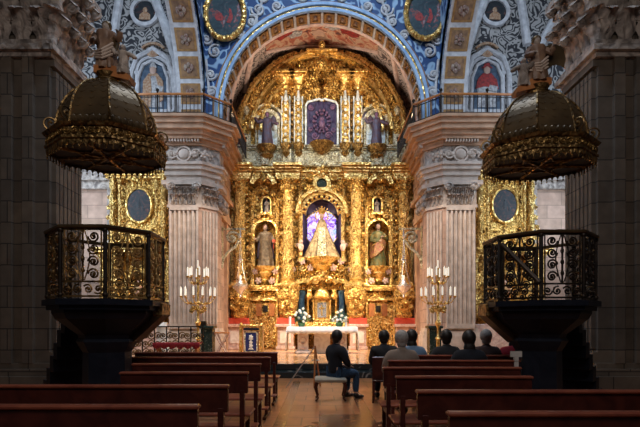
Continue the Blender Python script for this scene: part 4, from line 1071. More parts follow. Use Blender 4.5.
    for k in range(8):
        x0,y0=P[k]; x1,y1=P[(k+1)%8]; ang=math.atan2(y1-y0,x1-x0); L=math.hypot(x1-x0,y1-y0)
        fr.M=T(x0,y0,0,ang); fg.M=T(x0,y0,0,ang)
        for j in range(6): fr.spiral(L*(j+.5)/6,.165,.05,1.5,j,1 if j%2 else -1,y=-.012,t=.009,n=14)
        ns=7
        for j in range(ns):
            xx=L*(j+.5)/ns; w=L/ns*.46
            fg.prism([(xx-w,.05),(xx+w,.05),(xx+w*.9,.02),(xx+w*.35,-.01),(xx,-.045),(xx-w*.35,-.01),(xx-w*.9,.02)],-.015,.0); fg.ball((xx,-.008,-.055),.014,6,4)
    fr.build('frieze_scrolls','gold_dark',c); fg.build('fringe','bronze_gilt',c)
    # dome of eight gores
    prof=[]; 
    m=MB(); rings=[]
    for j in range(13):
        u=j/12*PI/2*.94; rr=(ac-.13)*math.cos(u)**.8; zz=.29+.78*math.sin(u); 
        rings.append(oc(rr,zz))
    m.loft(rings); dome=m.build('dome','bronze',c,smooth=False)
    m=MB()
    for k in range(8):
        pts=[]
        for j in range(13):
            u=j/12*PI/2*.94; rr=(ac-.13)*math.cos(u)**.8; zz=.29+.78*math.sin(u); pts.append((*octo(rr+.008,ys=ys)[k],zz))
        m.tube(pts,.017,5)
    m.build('dome_ribs','bronze_gilt',dome)
    m=MB()   # scale pattern & leafy base on each gore
    for k in range(8):
        for row in range(1,9):
            u=row/10*PI/2; rr=(ac-.13)*math.cos(u)**.8; zz=.29+.78*math.sin(u)
            A=octo(rr+.004,ys=ys)[k]; B=octo(rr+.004,ys=ys)[(k+1)%8]
            u2=(row+.7)/10*PI/2; r2=(ac-.16)*math.cos(u2)**.8; z2=.29+.80*math.sin(u2); A2=octo(r2+.006,ys=ys)[k]; B2=octo(r2+.006,ys=ys)[(k+1)%8]
            nsc=3 if row<6 else 2
            for i in range(nsc):
                pts=[]
                for q_ in range(5):
                    f_=(i+q_/4)/nsc; dz=abs(q_-2)/2
                    lo_=Vector((*[A[d]+(B[d]-A[d])*f_ for d in (0,1)],zz)); hi_=Vector((*[A2[d]+(B2[d]-A2[d])*f_ for d in (0,1)],z2)); pts.append(tuple(lo_.lerp(hi_,dz**2)))
                m.tube(pts,.004,4)
        A=octo(ac-.14,ys=ys)[k]; B=octo(ac-.14,ys=ys)[(k+1)%8]
        for i in range(6):
            f_=(i+.5)/6; m.ball((A[0]+(B[0]-A[0])*f_,A[1]+(B[1]-A[1])*f_,.36),.045,6,5,sz=1.3)
    m.build('dome_scales','bronze',dome)
    # corner scrolls
    for k in range(8):
        x,y=octo(ac-.08,ys=ys)[k]; ang=math.atan2(y,x); p=MB(T(x,y,.3,ang)); p.spiral(0,.12,.10,1.5,-PI/2,1,t=.013,n=20); p.spiral(-.1,.24,.06,1.3,-PI/2,-1,t=.01,n=16); p.tube([(.0,0,0),(.06,0,.02)],.012,5); p.build('corner_scroll','iron_gilt',c)
    m=MB(); m.lathe([(.16,0),(.17,.05),(.13,.08),(.15,.13),(.16,.15)],0,0,1.05,12); m.build('finial_base','bronze_gilt',c)
    # iron tie back to the near pier
    tie=MB(); q=s; tie.tube([(0,.2,.6),(s*2.75-.02*s,3.15-.0,1.2)],.02,6); tie.build('iron_tie','iron',c)
    # figure group on top
    gz=zc+1.20
    g=thing('figure_group','carved group of %s crowning the %s pulpit canopy'%('a seated robed figure with a child' if s<0 else 'a winged angel with a child',nm),'statue',(cx-.07*s,cy-.14,gz))
    m=MB(); m.M=Matrix.Rotation(R(0),4,'Z')
    # sloping volute plinth
    m.prism([(-.16*-s,.0),(.34*-s,-.12),(.36*-s,-.06),(.14*-s,.08),(-.16*-s,.1)],-.1,.1); m.build('volute_plinth','wood_orange',g)
    m=MB(); Mx=T(-.02,0,.06); m.M=Mx; robe(m,.66,.15,.14,2+s,waist=.85)
    arm(m,(-.1,0,.5),(-.17,-.06,.38),(-.1,-.16,.36),.04); arm(m,(.1,0,.5),(.2,-.05,.42),(.24*-s if s<0 else .2,-.1,.5),.04)
    m.build('robed_figure','statue_wood',g)
    m=MB(Mx); head(m,(0,-.01,.62),.06); hand(m,(-.1,-.16,.36),.025); hand(m,(.2,-.1,.5),.025); m.build('head_and_hands','stone_carve',g)
    m=MB(Mx); m.ball((0,.01,.645),.07,10,8); m.build('hair','bronze',g)
    m=MB(Mx)
    for k in range(4): m.tube([(-.13,-.06,.16+.03*k),(0,-.15,.1+.04*k),(.13,-.08,.2+.05*k)],.017,6)
    m.build('pale_sash','stone_pale',g)
    m=MB(); q=-s; m.M=T(q*.24,-.05,-.02); robe(m,.40,.085,.08,4,waist=.85); arm(m,(q*.04,0,.3),(q*.12,-.04,.26),(q*.2,-.06,.2),.028); arm(m,(-q*.04,0,.3),(-q*.1,-.04,.28),(-q*.12,-.06,.34),.028); head(m,(0,-.01,.37),.045); m.build('child_figure','stone_carve',g)
    m=MB()
    if s>0:
        rings=[]
        for k in range(7):
            u=k/6; x=.08+.34*u; z_=.52+.12*math.sin(u*3); l=.3*(1-.45*u)+.05; rings.append([(x,.06,z_+.05),(x+.01,.03,z_-l*.4),(x,.06,z_-l),(x,.09,z_-l*.4)])
        m.loft(rings); m.build('wing','bronze',g)
    else:
        m.lathe([(.14,0),(.17,-.12),(.13,-.3),(.1,-.34)],-.02,.03,.6,12,sy=.8); m.build('cloak','bronze',g)
pulpit(-1); pulpit(1)
# ------------------------------------------------------------------ altar and what stands on it
AYY=17.5; ax=AX
alt=thing('altar','white marble altar table in front of the tabernacle','altar',(ax,AYY,ZP))
m=MB(); m.box(-1.22,1.22,-.4,.45,.9,.985,.015); m.build('table_slab','marble_white',alt,smooth=False)
m=MB(); 
for q in (-1,1): m.box(q*.72-.28,q*.72+.28,-.28,.3,0,.12,.02); m.box(q*.72-.2,q*.72+.2,-.22,.25,.12,.8,.02); m.box(q*.72-.27,q*.72+.27,-.3,.3,.8,.9,.02)
m.box(-.3,.3,-.1,.2,0,.9,.02); o=m.build('support','marble_white',alt,smooth=False)
m=MB(); 
for q in (-1,1): m.mk(); m.arc(q*.72,.5,.1,.14,0,2*PI,-.25,-.2,20); m.box(q*.72-.14,q*.72+.14,-.25,-.2,.18,.22); m.box(q*.72-.14,q*.72+.14,-.25,-.2,.72,.76)
m.split('support_carving','marble_pink',o)
# cloth
cl=MB(); x0,x1,y0,y1,z=-1.3,1.3,-.46,.5,1.0
nn=60; 
def drop(x): return .24+.02*math.sin(x*40)
vs=[];fs=[]
for i in range(nn+1):
    x=x0+(x1-x0)*i/nn; sc_=.03*abs(math.sin(x*16)); vs+=[(x,y1,z),(x,y0,z),(x,y0-.015-.01*math.sin(x*25),z-.12),(x,y0-.02-.014*math.sin(x*25),z-.22-sc_)]
for i in range(nn):
    for j in range(3): a=i*4+j; fs.append((a,a+4,a+5,a+1))
cl.add(vs,fs)
for q in (x0,x1):
    vs=[];fs=[]; n2=16
    for i in range(n2+1):
        y=y0+(y1-y0)*i/n2; w=.03*math.sin(y*22); d=1 if q>0 else -1
        vs+=[(q,y,z),(q+d*(.02+w*.5),y,z-.4),(q+d*(.05+w),y,.1)]
    for i in range(n2):
        for j in range(2): a=i*3+j; fs.append((a,a+3,a+4,a+1))
    cl.add(vs,fs)
o=cl.build('altar_cloth','linen'); o.location=(ax,AYY,ZP); tag(o,'white linen cloth with scalloped edge draped over the altar','cloth'); md=o.modifiers.new('s','SOLIDIFY'); md.thickness=.012; md.offset=1
def bouquet(x,y,z,label):
    t=thing('flower_arrangement',label,'flowers',(x,y,z),group='bouquets on the altar'); rn=random.Random(int(x*100)+5)
    v=MB(); v.lathe([(.1,0),(.13,.05),(.15,.14),(.12,.18)],n=14); v.build('vase','leaf',t)
    g=MB()
    for k in range(150):
        a=rn.random()*2*PI; u=rn.random(); r=.08+.24*u*(1-.1); zz=.15+rn.random()*.5*(1.1-u*.7); d=Vector((math.cos(a),math.sin(a),.5)); c=Vector((r*math.cos(a),r*math.sin(a)*.7,zz)); l=.10; sd=Vector((-math.sin(a),math.cos(a),0))*.035
        g.add([tuple(c),tuple(c+d*l*.5+sd),tuple(c+d*l+Vector((0,0,-.03))),tuple(c+d*l*.5-sd)],[(0,1,2,3)])
    g.build('foliage','leaf',t,smooth=False)['kind']='stuff'
    for k in range(17):
        a=rn.random()*2*PI; r=.08+.22*rn.random(); zz=.18+.5*rn.random()*(1.25-r*2.4); fl=MB()
        cx_,cy_=r*math.cos(a),-abs(r*math.sin(a))*.8-.06
        fl.ball((cx_,cy_,zz),.028,7,5)
        for j in range(5): fl.ball((cx_+.032*math.cos(j*1.257),cy_,zz+.032*math.sin(j*1.257)),.024,6,4,sy=.5)
        fl.build('blossom','flower',t)
bouquet(ax-20.5*AYY/F,AYY-.05,ZP+1.012,'white flowers and greenery on the left side of the altar')
bouquet(ax+17*AYY/F,AYY-.05,ZP+1.012,'white flowers and greenery on the right side of the altar')
for px,lb in ((290,'left'),(346,'right')):
    t=thing('altar_candle','thick white candle at the %s end of the altar'%lb,'candle',(PX(px,AYY-.1),AYY-.1,ZP+1.012))
    m=MB(); m.lathe([(.045,0),(.045,.36),(.03,.375)],n=14); m.build('wax_pillar','wax',t); m=MB(); m.lathe([(.07,0),(.075,.015),(.05,.03)],n=14); m.build('holder','silver',t)
# lectern
LY=17.0; t=thing('lectern','gilded lectern with dark blue panel bearing a white emblem, left of the altar','lectern',(PX(251.5,LY),LY,ZP))
m=MB(); 
for q in (-1,1): m.box(q*.38-.05,q*.38+.05,-.15,.15,0,1.06,.015); m.ball((q*.38,0,1.1),.06,8,6); m.box(q*.38-.08,q*.38+.08,-.2,.2,0,.06,.01)
m.box(-.42,.42,-.16,.16,1.0,1.08,.015); m.box(-.36,.36,-.12,.1,.04,.1,.01); o=m.build('gilt_frame','gold_smooth',t)
m=MB(); m.box(-.27,.27,-.12,.08,.06,.86,.01); m.build('body','wood_orange',t,smooth=False)
m=MB(); m.box(-.28,.28,-.16,.1,.88,.97,.01); m.build('book_ledge','marble_black',t,smooth=False)
m=MB(); 
for (a,b,c_,d) in ((-.25,.25,.80,.84),(-.25,.25,.08,.12),(-.25,-.2,.08,.84),(.2,.25,.08,.84)): m.box(a,b,-.15,-.1,c_,d)
m.build('panel_border','gold_pale',t,smooth=False)
m=MB(); m.box(-.2,.2,-.135,-.11,.12,.8); pn=m.build('emblem_panel','blue_cloth',t,smooth=False); pn.data.materials[0]=mat('deep blue panel',(.01,.02,.12),(.015,.03,.16))
m=MB(); m.box(-.022,.022,-.16,-.135,.2,.7); m.box(-.08,.08,-.16,-.135,.54,.58); m.leafball((0,.64),.085,-.145); m.leafball((0,.44),.07,-.145); m.prism([(-.1,.18),(.1,.18),(.05,.25),(-.05,.25)],-.16,-.135); m.leafball((0,.32),.08,-.145); m.build('emblem','flower',t)
# faldstool
FY=16.2; t=thing('folding_stool','small orange wooden folding stool left of the lectern','stool',(PX(222,FY),FY,ZP))
m=MB(); m.box(-.22,.22,-.2,.2,.78,.83,.01); m.build('seat','wood_orange',t)
for yy in (-.17,.17):
    for q in (-1,1):
        m=MB(); m.tube([(q*.2,yy,0),(q*.06,yy,.3),(-q*.08,yy,.5),(-q*.2,yy,.79)],.025,6); m.build('leg','marble_pink',t)
# green marble pedestal
t=thing('pedestal','dark green marble pedestal in front of the left pier','pedestal',(PX(208,16.0),16.0,ZP))
m=MB(); m.box(-.24,.24,-.24,.24,0,.12,.01); m.box(-.2,.2,-.2,.2,.12,.95,.01); m.box(-.25,.25,-.25,.25,.95,1.05,.02); m.build('shaft','marble_green',t,smooth=False)
o=MB().box(-.1,.1,-.08,.08,0,.16,.01).build('small_box','iron'); o.location=(PX(203.5,15.95),15.95,ZP+1.05); tag(o,'small black box standing on the green marble pedestal','box')
t=thing('pedestal','dark marble pedestal with candelabrum before the right pier','pedestal',(PX(434,16.0),16.0,ZP))
m=MB(); m.box(-.24,.24,-.24,.24,0,.12,.01); m.box(-.2,.2,-.2,.2,.12,.95,.01); m.box(-.25,.25,-.25,.25,.95,1.05,.02); m.build('shaft','marble_green',t,smooth=False)
# candelabra
def candelabrum(px,label,CYY=14.8):
    k=F/CYY; t=thing('candelabrum',label,'candelabrum',(PX(px,CYY),CYY,ZP),group=None); zz=lambda py:PZ(py,CYY)-ZP
    m=MB(); m.lathe([(.26,0),(.28,.05),(.14,.12),(.06,.2),(.05,.6),(.09,.65),(.04,.72),(.035,1.0),(.08,1.1),(.1,1.16),(.04,1.25),(.03,zz(268)-.05),(.05,zz(268))],n=14); m.build('stem','gold_smooth',t)
    arms_=MB(); idx=0
    for tier,(zb,rad,nc) in enumerate(((zz(300),.54,12),(zz(280),.32,8))):
        for i in range(nc):
            a=2*PI*(i+.5*tier)/nc; c,s_=math.cos(a),math.sin(a)
            arms_.tube([(0,0,zb-.05),(rad*.4*c,rad*.4*s_,zb-.14),(rad*.8*c,rad*.8*s_,zb-.08),(rad*c,rad*s_,zb+.08)],.014,5); arms_.lathe([(.015,0),(.05,.03),(.055,.05)],rad*c,rad*s_,zb+.07,8)
            arms_.leafball((rad*.6*c,zb-.1),.05,rad*.6*s_,k=4)
            cd=MB(); cd.lathe([(.026,0),(.026,.26)],rad*c,rad*s_,zb+.12,7); cd.lathe([(.006,.26),(.012,.27),(.002,.30)],rad*c,rad*s_,zb+.12,6); o=cd.build('candle','candle_lit',t)
    cd=MB(); cd.lathe([(.018,0),(.018,.25)],0,0,zz(268),7); cd.build('candle','candle_lit',t)
    # leafy brass flowers
    for k_ in range(9):
        a=k_*.7; arms_.leafball((.2*math.cos(a),zz(308)-.05*(k_%3)),.09,.2*math.sin(a),seed=k_)
    arms_.build('branches','gold_smooth',t)
candelabrum(198,'tall brass branched candelabrum with white candles before the left pier')
candelabrum(438,'tall brass branched candelabrum with white candles before the right pier')
# wall brackets and hanging silver lamps
for s in (-1,1):
    nm='left' if s<0 else 'right'; Yb=18.9; xw=AX+s*(WX-.06)
    t=thing('lamp_bracket','gilt scroll bracket on the %s presbytery wall holding the silver lamp'%nm,'bracket',(xw,Yb,0))
    zt_=PZ(229,Yb); m=MB(); m.tube([(0,0,zt_),(-s*.95,0,zt_)],.045,6); 
    m.M=Matrix.Translation((0,0,0)); sx=-s
    pts=[(0,0,zt_-1.5),(sx*.06,0,zt_-1.2),(sx*.25,0,zt_-.95),(sx*.55,0,zt_-.72),(sx*.72,0,zt_-.45)]
    m.tube(pts,[.05,.06,.06,.06,.05],7); m.spiral(sx*.42,zt_-.38,.30,1.3,0 if sx>0 else PI,1 if sx>0 else -1,t=.055,n=26,nn=6); m.box(-.03,.03,-.12,.12,zt_-1.6,zt_+.1); m.leafball((sx*.42,zt_-.38),.12,0)
    m.build('scroll_arm','gold_pale',t)
    zl=PZ(290,Yb); xl=xw-s*.75
    l=thing('sanctuary_lamp','silver hanging sanctuary lamp on the %s side of the altarpiece'%nm,'lamp',(xl,Yb,zl))
    m=MB(); H_=zt_-zl
    m.lathe([(.03,H_-.02),(.03,H_-.25),(.07,H_-.32),(.02,H_-.4)],n=8)
    for k in range(3):
        a=2*PI*k/3; m.tube([(0,0,H_-.35),(.09*math.cos(a),.09*math.sin(a),.9),(.27*math.cos(a),.27*math.sin(a),.18)],.012,5)
    m.box(-.11,.11,-.015,.015,1.22,1.26); m.box(-.02,.02,-.02,.02,1.1,1.42); m.build('chains','silver',l)
    m=MB(); m.lathe([(.02,-.32),(.06,-.26),(.03,-.2),(.12,-.1),(.2,0),(.3,.1),(.32,.16),(.26,.18),(.13,.26),(.1,.36),(.05,.44)],n=20); m.build('bowl','silver',l)
    m=MB(); m.lathe([(.05,.4),(.06,.5),(.05,.6)],n=10); m.build('glass','wax',l)
# ------------------------------------------------------------------ communion rail on the left
t=thing('communion_rail','low scrolled iron communion rail with dark handrail, left','railing',(0,14.2,ZP))
xa,xb=PX(118,14.2),PX(203,14.2); zt_=PZ(326,14.2)-ZP
m=MB(); m.box(xa,xb,-.04,.04,zt_-.04,zt_); m.build('handrail','iron',t,smooth=False)
m=MB(); n=7; L=(xb-xa)/n
for k in range(n+1): m.tube([(xa+k*L,0,0),(xa+k*L,0,zt_)],.022,6)
m.box(xa,xb,-.012,.012,.06,.09)
m.build('posts','iron',t)
for k in range(n):
    m=MB(); cx_=xa+(k+.5)*L
    for q in (-1,1):
        for j,zc_ in enumerate((.25,.5,.75)): 
            if zc_<zt_-.1: m.spiral(cx_+q*L*.22,zc_,.12,1.6,0,q*(1 if j%2 else -1),t=.02,n=20)
    m.build('scroll_panel','iron_gilt',t)  # golden light on these scrolls is painted in as gilding
t=thing('kneeling_bench','low kneeling bench with crimson scalloped cloth before the communion rail','bench',(PX(178,13.7),13.7,ZP))
bw=(200-155)*13.7/F/2; bh=PZ(343,13.7)-ZP
m=MB(); m.box(-bw,bw,-.16,.16,bh-.04,bh,.01); m.build('seat','wood_orange',t)
for q in (-1,1): m=MB(); m.box(q*(bw-.1)-.03,q*(bw-.1)+.03,-.14,.14,0,bh-.04,.01); m.build('leg','wood_orange',t)
m=MB(); n=60
vs=[];fs=[]
for k in range(n+1):
    x=-bw-.02+(2*bw+.04)*k/n; vs+=[(x,.17,bh+.01),(x,-.18,bh+.01),(x,-.19,bh-.10-.07*abs(math.sin(k*PI/10)))]
for k in range(n):
    for j in range(2): fs.append((3*k+j,3*k+3+j,3*k+4+j,3*k+1+j))
m.add(vs,fs); o=m.build('fringed_cloth','crimson',t); md=o.modifiers.new('s','SOLIDIFY'); md.thickness=.012
t=thing('side_table','white draped stand behind the communion rail, left','table',(PX(163,15.2),15.2,ZP))
m=MB(); m.lathe([(.22,0),(.24,.05),(.2,.4),(.2,.95),(.23,1.0)],n=16,fn=lambda a,z:1+.05*math.sin(8*a)); m.build('draped_body','linen',t); m=MB(); m.box(-.11,.11,-.08,.08,1.0,1.16,.01); m.build('white_case','linen',t)
# ------------------------------------------------------------------ pews
def make_pew(x0,x1,y,label,first=None):
    L=abs(x1-x0); xa_=min(x0,x1)
    t=thing('pew',label,'pew',((x0+x1)/2,y,0),group='pews in the nave')
    h=L/2
    m=MB(); m.box(-h,h,-.022,.022,.70,.905,.008); m.build('backrest',"pew",t,smooth=False)
    m=MB(); m.box(-h-.01,h+.01,-.04,.035,.905,.935,.012); m.build('top_rail','pew_seat',t,smooth=False)
    m=MB(); m.box(-h-.02,h+.02,.03,.42,.44,.47,.01); m.build('seat','pew_seat',t,smooth=False)
    nleg=max(2,int(L/1.6)+1)
    for k in range(nleg):
        x=-h+.06+(L-.12)*k/(nleg-1); m=MB(); m.box(x-.025,x+.025,-.03,.03,.0,.74,.006); m.box(x-.025,x+.025,.34,.39,0,.44,.006); m.box(x-.02,x+.02,-.0,.36,.36,.44,.005); m.box(x-.025,x+.025,-.3,.42,0,.05,.01); m.build('leg','pew',t,smooth=False)
    m=MB(); m.box(-h+.0,h,-.34,-.14,.16,.19,.01); m.build('kneeler','pew_seat',t,smooth=False)
    return t
E=.78
lrows=[(2.96,5.4),(3.93,5.4),(5.0,2.15),(6.06,2.45),(7.25,2.95),(8.5,3.4)]
names=['nearest','second','third','fourth','fifth','sixth']
for i,(y,xe) in enumerate(lrows): make_pew(AX*0-E,-xe,y,'dark red wooden pew left of the aisle, %s row from the front of the picture'%names[i])
rrows=[(2.73,5.4),(3.62,5.4),(4.6,2.1),(5.55,2.4),(6.62,2.85),(7.7,3.85)]
for i,(y,xe) in enumerate(rrows): make_pew((E-.02,E-.02,E-.02,E-.02,.98,1.25)[i],xe,y,'dark red wooden pew right of the aisle, %s row from the front of the picture'%names[i])
# ------------------------------------------------------------------ people
def skin_mesh(name,verts,edges,radii,roots,matn,parent,sub=2):
    me=bpy.data.meshes.new(name+'_cage'); me.from_pydata(verts,edges,[]); o=bpy.data.objects.new(name,me); COL.objects.link(o)
    sk=o.modifiers.new('skin','SKIN'); sk.use_smooth_shade=True
    ss=o.modifiers.new('sub','SUBSURF'); ss.levels=sub; ss.render_levels=sub
    for i,r in enumerate(radii):
        d=me.skin_vertices[0].data[i]; d.radius=(r,r) if not isinstance(r,tuple) else r; d.use_root=(i in roots)
    dg=bpy.context.evaluated_depsgraph_get(); ev=o.evaluated_get(dg); me2=bpy.data.meshes.new_from_object(ev)
    o.modifiers.clear(); o.data=me2; bpy.data.meshes.remove(me)
    me2.name=name
    me2.materials.clear(); me2.materials.append(M[matn]); me2.polygons.foreach_set('use_smooth',[True]*len(me2.polygons))
    if parent: o.parent=parent
    return o
def person(label,loc,rz_,top,bottom,hair,knee_drop=0,lean=0,scale=1,long_hair=False):
    t=thing('person',label,'person',loc,rz_); t.scale=(scale,)*3
    V=[];E_=[];Rr=[]
    def v(p,r,par=None):
        V.append(p);Rr.append(r)
        if par is not None:E_.append((par,len(V)-1))
        return len(V)-1
    ln=lean
    pel=v((0,0,.56),.12); wa=v((0,-.01+ln*.3,.70),.115,pel); ch=v((0,-.02+ln*.6,.88),.135,wa); nb=v((0,-.01+ln,1.0),.06,ch); nk=v((0,.01+ln,1.09),.048,nb)
    h1=v((0,.03+ln,1.16),.075,nk); h2=v((0,.035+ln,1.23),.088,h1); h3=v((0,.02+ln,1.30),.07,h2)
    wr=[]
    for s in (-1,1):
        sh=v((s*.165,-.01+ln*.8,.965),.05,nb); el=v((s*.23,.07+ln*.5,.74),.042,sh); w=v((s*.1,.28,.66),.027,el); hd=v((s*.075,.34,.645),.035,w); wr.append((s,V[hd]))
        hp=v((s*.09,.03,.53),.10,pel); kn=v((s*.12,.44,.52-knee_drop),.062,hp); an=v((s*.13,.42,.10),.042,kn); to=v((s*.14,.56,.05),.035,an)
    roots=[0]
    for s,hp_ in wr:
        for k in range(4):
            b=v((hp_[0]-.025+.017*k,hp_[1]+.0,hp_[2]),.010); roots.append(b); L=(.07,.08,.075,.06)[k]
            c=v((hp_[0]-.027+.018*k,hp_[1]+L*.6,hp_[2]-.005),.009,b); d=v((hp_[0]-.027+.018*k,hp_[1]+L,hp_[2]-.03),.008,c)
        b=v((hp_[0]-s*.02,hp_[1]-.02,hp_[2]+.005),.011); roots.append(b); c=v((hp_[0]-s*.05,hp_[1]+.02,hp_[2]+.005),.010,b); v((hp_[0]-s*.055,hp_[1]+.05,hp_[2]-.005),.008,c)
    body=skin_mesh('body',V,E_,Rr,roots,'skin',t)
    fc=MB(); hy=.035+ln
    fc.ball((0,hy+.092,1.215),.014,7,6,sy=1.2,sz=1.6)
    for s in (-1,1): fc.ball((s*.085,hy-.005,1.22),.02,7,6,sx=.4,sz=1.5)
    fc.build('nose_and_ears','skin',t)
    fe=MB()
    for s in (-1,1): fe.ball((s*.03,hy+.08,1.24),.010,7,5,sy=.6)
    fe.ball((0,hy+.082,1.178),.018,7,5,sy=.4,sz=.3); fe.build('eyes_and_mouth','maroon',t)
    # jacket
    V=[];E_=[];Rr=[]
    pel=v((0,0,.50),.15); wa=v((0,-.01+ln*.3,.68),.145,pel); ch=v((0,-.02+ln*.6,.87),.17,wa); nb=v((0,-.01+ln,.985),.14,ch); nk=v((0,.0+ln,1.06),.085,nb); nk2=v((0,.01+ln,1.10),.075,nk)
    for s in (-1,1):
        sh=v((s*.18,-.01+ln*.8,.975),.10,nb); el=v((s*.24,.07+ln*.5,.74),.072,sh); w=v((s*.115,.265,.668),.045,el)
    skin_mesh('jacket',V,E_,Rr,[0],top,t)
    V=[];E_=[];Rr=[]
    pel=v((0,0,.54),.135)
    for s in (-1,1):
        hp=v((s*.10,.04,.53),.115,pel); kn=v((s*.12,.45,.52-knee_drop),.078,hp); an=v((s*.13,.42,.12),.058,kn)
    skin_mesh('trousers',V,E_,Rr,[0],bottom,t)
    for s in (-1,1):
        m=MB(); m.ball((s*.14,.5,.045),.06,10,7,sx=.75,sy=2.2,sz=.75); m.ball((s*.135,.42,.08),.055,8,6); m.build('shoe','hair_dark',t)
    m=MB(); m.ball((0,hy-.022,1.245),.112,14,10,sx=.95,sy=.98,sz=1.08); m.ball((0,hy-.05,1.17),.08,10,8,sx=1.0,sy=.7,sz=1.1); 
    if long_hair: m.ball((0,hy-.06,1.08),.085,12,9,sx=1.05,sy=.6,sz=1.5)
    m.build('hair',hair,t)
    return t
person('person in dark navy coat and blue jeans sitting on the upholstered stool in the aisle',(PX(335,8.95),8.85,-.02),R(-50),'navy','jeans','hair_dark',lean=.03)
# stool with cabriole legs
t=thing('stool','upholstered grey stool with curved dark legs in the aisle','stool',(PX(330.5,8.8),8.8,0))
m=MB(); m.box(-.3,.3,-.24,.24,.36,.44,.03); m.build('cushion','stool_fabric',t)
for q in (-1,1):
    for w in (-1,1):
        m=MB(); x,y=q*.25,w*.2; m.tube([(x,y,.36),(x+q*.035,y,.27),(x+q*.01,y,.16),(x-q*.015,y,.07),(x+q*.03,y,.015)],[.035,.032,.02,.016,.022],8); m.build('leg','pew',t)
person('person in charcoal clothes seated at the aisle end beside the stool sitter',(PX(384,8.7),8.7,-.02),R(-8),'charcoal','navy','hair_dark',lean=.04)
t=thing('chair','dark wooden chair under the person in charcoal by the aisle','chair',(PX(384,8.7),8.65,0),R(-8))
m=MB(); m.box(-.22,.22,-.2,.22,.38,.42,.01); m.build('seat','pew',t)
for q in (-1,1):
    for w in (-1,1): m=MB(); m.box(q*.2-.02,q*.2+.02,w*.19-.02,w*.19+.02,0,.38); m.build('leg','pew',t)
m=MB(); m.box(-.22,.22,-.235,-.2,.42,.85,.01); m.build('backrest','pew',t)
ppl=[(412,7.78,'lightblue','navy','hair_dark','person in pale blue top with dark hair in a right pew'),
     (402,6.74,'beige','charcoal','hair_grey','grey haired person in beige coat at the aisle end of a right pew'),
     (447,7.78,'charcoal','navy','hair_dark','dark haired person in charcoal coat, middle of the far right pew'),
     (470,6.72,'navy','navy','hair_dark','dark haired person in navy coat in the fifth right pew'),
     (487,7.78,'maroon','charcoal','hair_grey','grey haired person in brown coat in the far right pew'),
     (514,7.78,'redcoat','charcoal','hair_dark','person in bright red coat at the outer end of the far right pew')]
for px,y,a,b,h_,lb in ppl: person(lb,(PX(px,y+.2),y+.22,-.0),R(random.uniform(-6,6)),a,b,h_,lean=random.uniform(0,.05),long_hair=px in (412,470,514))
# easel
t=thing('easel','wooden and metal easel standing at the steps beside the stool','easel',(PX(309,10.6),10.6,0))
m=MB(); m.tube([(.14,0,.95),(.12,-.12,0)],.02,6); m.tube([(.14,0,.95),(.26,.15,0)],.02,6); m.build('wooden_legs','wood_orange',t)
m=MB(); m.tube([(.14,0,.95),(-.52,-.1,.0)],.014,6); m.tube([(.05,.0,.62),(.24,.0,.62)],.012,5); m.build('metal_strut','alu',t)
# small white holder beside the right pedestal
t=thing('notice_stand','white framed notice stand beside the black right pulpit pedestal','stand',(2.80,6.6,0))
m=MB(); m.box(-.03,.03,-.02,.02,0,1.0); m.box(-.08,.08,-.015,.015,.98,1.06); m.box(-.12,.12,-.12,.12,0,.03); m.build('post','board',t)
# ------------------------------------------------------------------ big oval paintings on the spandrels
for s in (-1,1):
    nm='left' if s<0 else 'right'; px=225 if s<0 else 425; Y=AY-.12
    t=thing('oval_painting','large oval dark painting in gilded wreath frame on the blue spandrel, %s'%nm,'painting',(PX(px,Y),Y,PZ(14,Y)))
    n=48; m=MB(); m.tube([(.70*math.cos(2*PI*i/n),-.03,.92*math.sin(2*PI*i/n)) for i in range(n)],.10,8,closed=True)
    for i in range(36):
        a=2*PI*i/36; m.ball((.70*math.cos(a)*(1.0+.05*(i%2)),-.11,.92*math.sin(a)*(1+.05*(i%2))),.075,7,5)
    m.build('wreath_frame','gold_smooth',t)
    m=MB(); m.prism([(.66*math.cos(2*PI*i/n),.88*math.sin(2*PI*i/n)) for i in range(n)],0,.08); m.build('canvas','paint_teal',t,smooth=False)
    m=MB(); m.prism([(-.38,-.1),(-.3,-.24),(-.12,-.26),(-.04,-.12),(-.12,.02),(-.26,.06)],-.012,.01); m.prism([(.05,-.3),(.2,-.34),(.3,-.12),(.22,.18),(.14,.22),(.16,-.05)],-.012,.01); m.build('red_drapery','red_paint',t)
    
# ------------------------------------------------------------------ light
w=bpy.data.worlds.new('world'); scn.world=w; w.use_nodes=True; w.node_tree.nodes['Background'].inputs[0].default_value=(.35,.45,.7,1); w.node_tree.nodes['Background'].inputs[1].default_value=.035
def area(name,loc,tgt,size,power,col,sy=None,spread=180):
    l=bpy.data.lights.new(name,'AREA'); l.energy=power; l.color=col; l.size=size; l.spread=R(spread)
    if sy: l.shape='RECTANGLE'; l.size_y=sy
    o=bpy.data.objects.new(name,l); COL.objects.link(o); o.location=loc; o.rotation_euler=(Vector(tgt)-Vector(loc)).to_track_quat('-Z','Y').to_euler(); o.visible_camera=False
    return o
def spot(name,loc,tgt,power,col,ang=60,blend=.6,r=.15):
    l=bpy.data.lights.new(name,'SPOT'); l.energy=power; l.color=col; l.spot_size=R(ang); l.spot_blend=blend; l.shadow_soft_size=r
    o=bpy.data.objects.new(name,l); COL.objects.link(o); o.location=loc; o.rotation_euler=(Vector(tgt)-Vector(loc)).to_track_quat('-Z','Y').to_euler(); return o
WARM=(1,.83,.58)
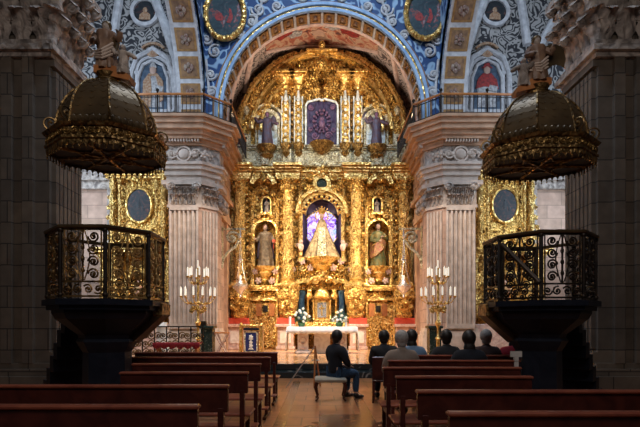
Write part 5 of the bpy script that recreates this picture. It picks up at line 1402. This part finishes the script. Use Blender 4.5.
for s in (-1,1):
    spot('altarpiece_spot',(AX+s*3.5,17.85,7.6),(AX-s*.8,RY,4.2),1100,WARM,85,.8,.10)
    spot('altarpiece_spot_low',(AX+s*3.6,17.6,4.0),(AX-s*.6,RY,2.6),700,WARM,90,.8,.10)
    spot('altarpiece_spot_high',(AX+s*3.3,16.9,9.1),(AX-s*1.0,RY,11.0),620,(1,.88,.66),80,.8,.10)
    spot('floor_spot',(AX+s*2.7,16.3,9.6),(AX,17.0,0),1900,(1,.84,.62),60,.7,.2)
    spot('side_altar_spot',(AX+s*5.0,14.2,7.5),(AX+s*6.6,17.4,4.0),190 if s<0 else 150,(1,.70,.40),55,.8,.15)
    spot('pier_spot',(AX+s*2.5,13.6,8.5),(AX+s*4.7,16.5,3.0),1150,(1,.84,.68),50,.8,.2)
    spot('vault_fill',(AX+s*2.0,17.9,9.0),(AX+s*1.5,19.6,13),260,(1,.78,.6),100,.8,.2)  # warm fill added to brighten the vault, no fitting there
area('crossing_window',(AX,8,17),(AX,17,11.6),4,1050,(.62,.78,1.0))
for s in (-1,1):
    area('transept_window',(s*9.3,13.5,9.5),(s*6.2,17.6,8.5),2.5,260 if s<0 else 170,(.62,.78,1.0))
    area('pier_window',(s*9.4,15.2,5.5),(s*5.9,17.6,4),1.2,110,(.65,.82,1.0))
area('nave_window_left',(1.5,-1.5,9),(-6,9.5,4.4),2.5,165,(.95,.88,.84))
area('nave_window_right',(-1.5,-1.5,9),(6,9.5,4.4),2.5,115,(.98,.88,.78))
spot('altar_fill',(AX,14.6,8.8),(AX,17.5,1.2),3200,(1,.93,.84),30,.8,.2)  # light added to whiten the altar; no lamp hangs here
spot('pier_fill',(4,12.4,6.2),(-5.75,10.7,3.9),260,(.95,.86,.82),11,.7,.1)  # unseen spot added to brighten the flutes of the left pier
spot('niche_lamp',(AX,RY-1.2,6.0),(AX,RY+.2,4.9),25,WARM,90,.8,.1)
spot('rail_fill',(-4.2,12.2,5),(-5.0,14.3,1),260,(1,.86,.68),60,.8,.2)  # extra light added so the rail scrolls show
spot('aisle_fill',(AX,10.5,12),(AX,8.2,0),1500,(1,.74,.52),34,.8,.2)  # added to lift the aisle floor, not a fitting
scn.view_settings.view_transform='Standard'; scn.view_settings.look='None'; scn.view_settings.exposure=0; scn.view_settings.gamma=1
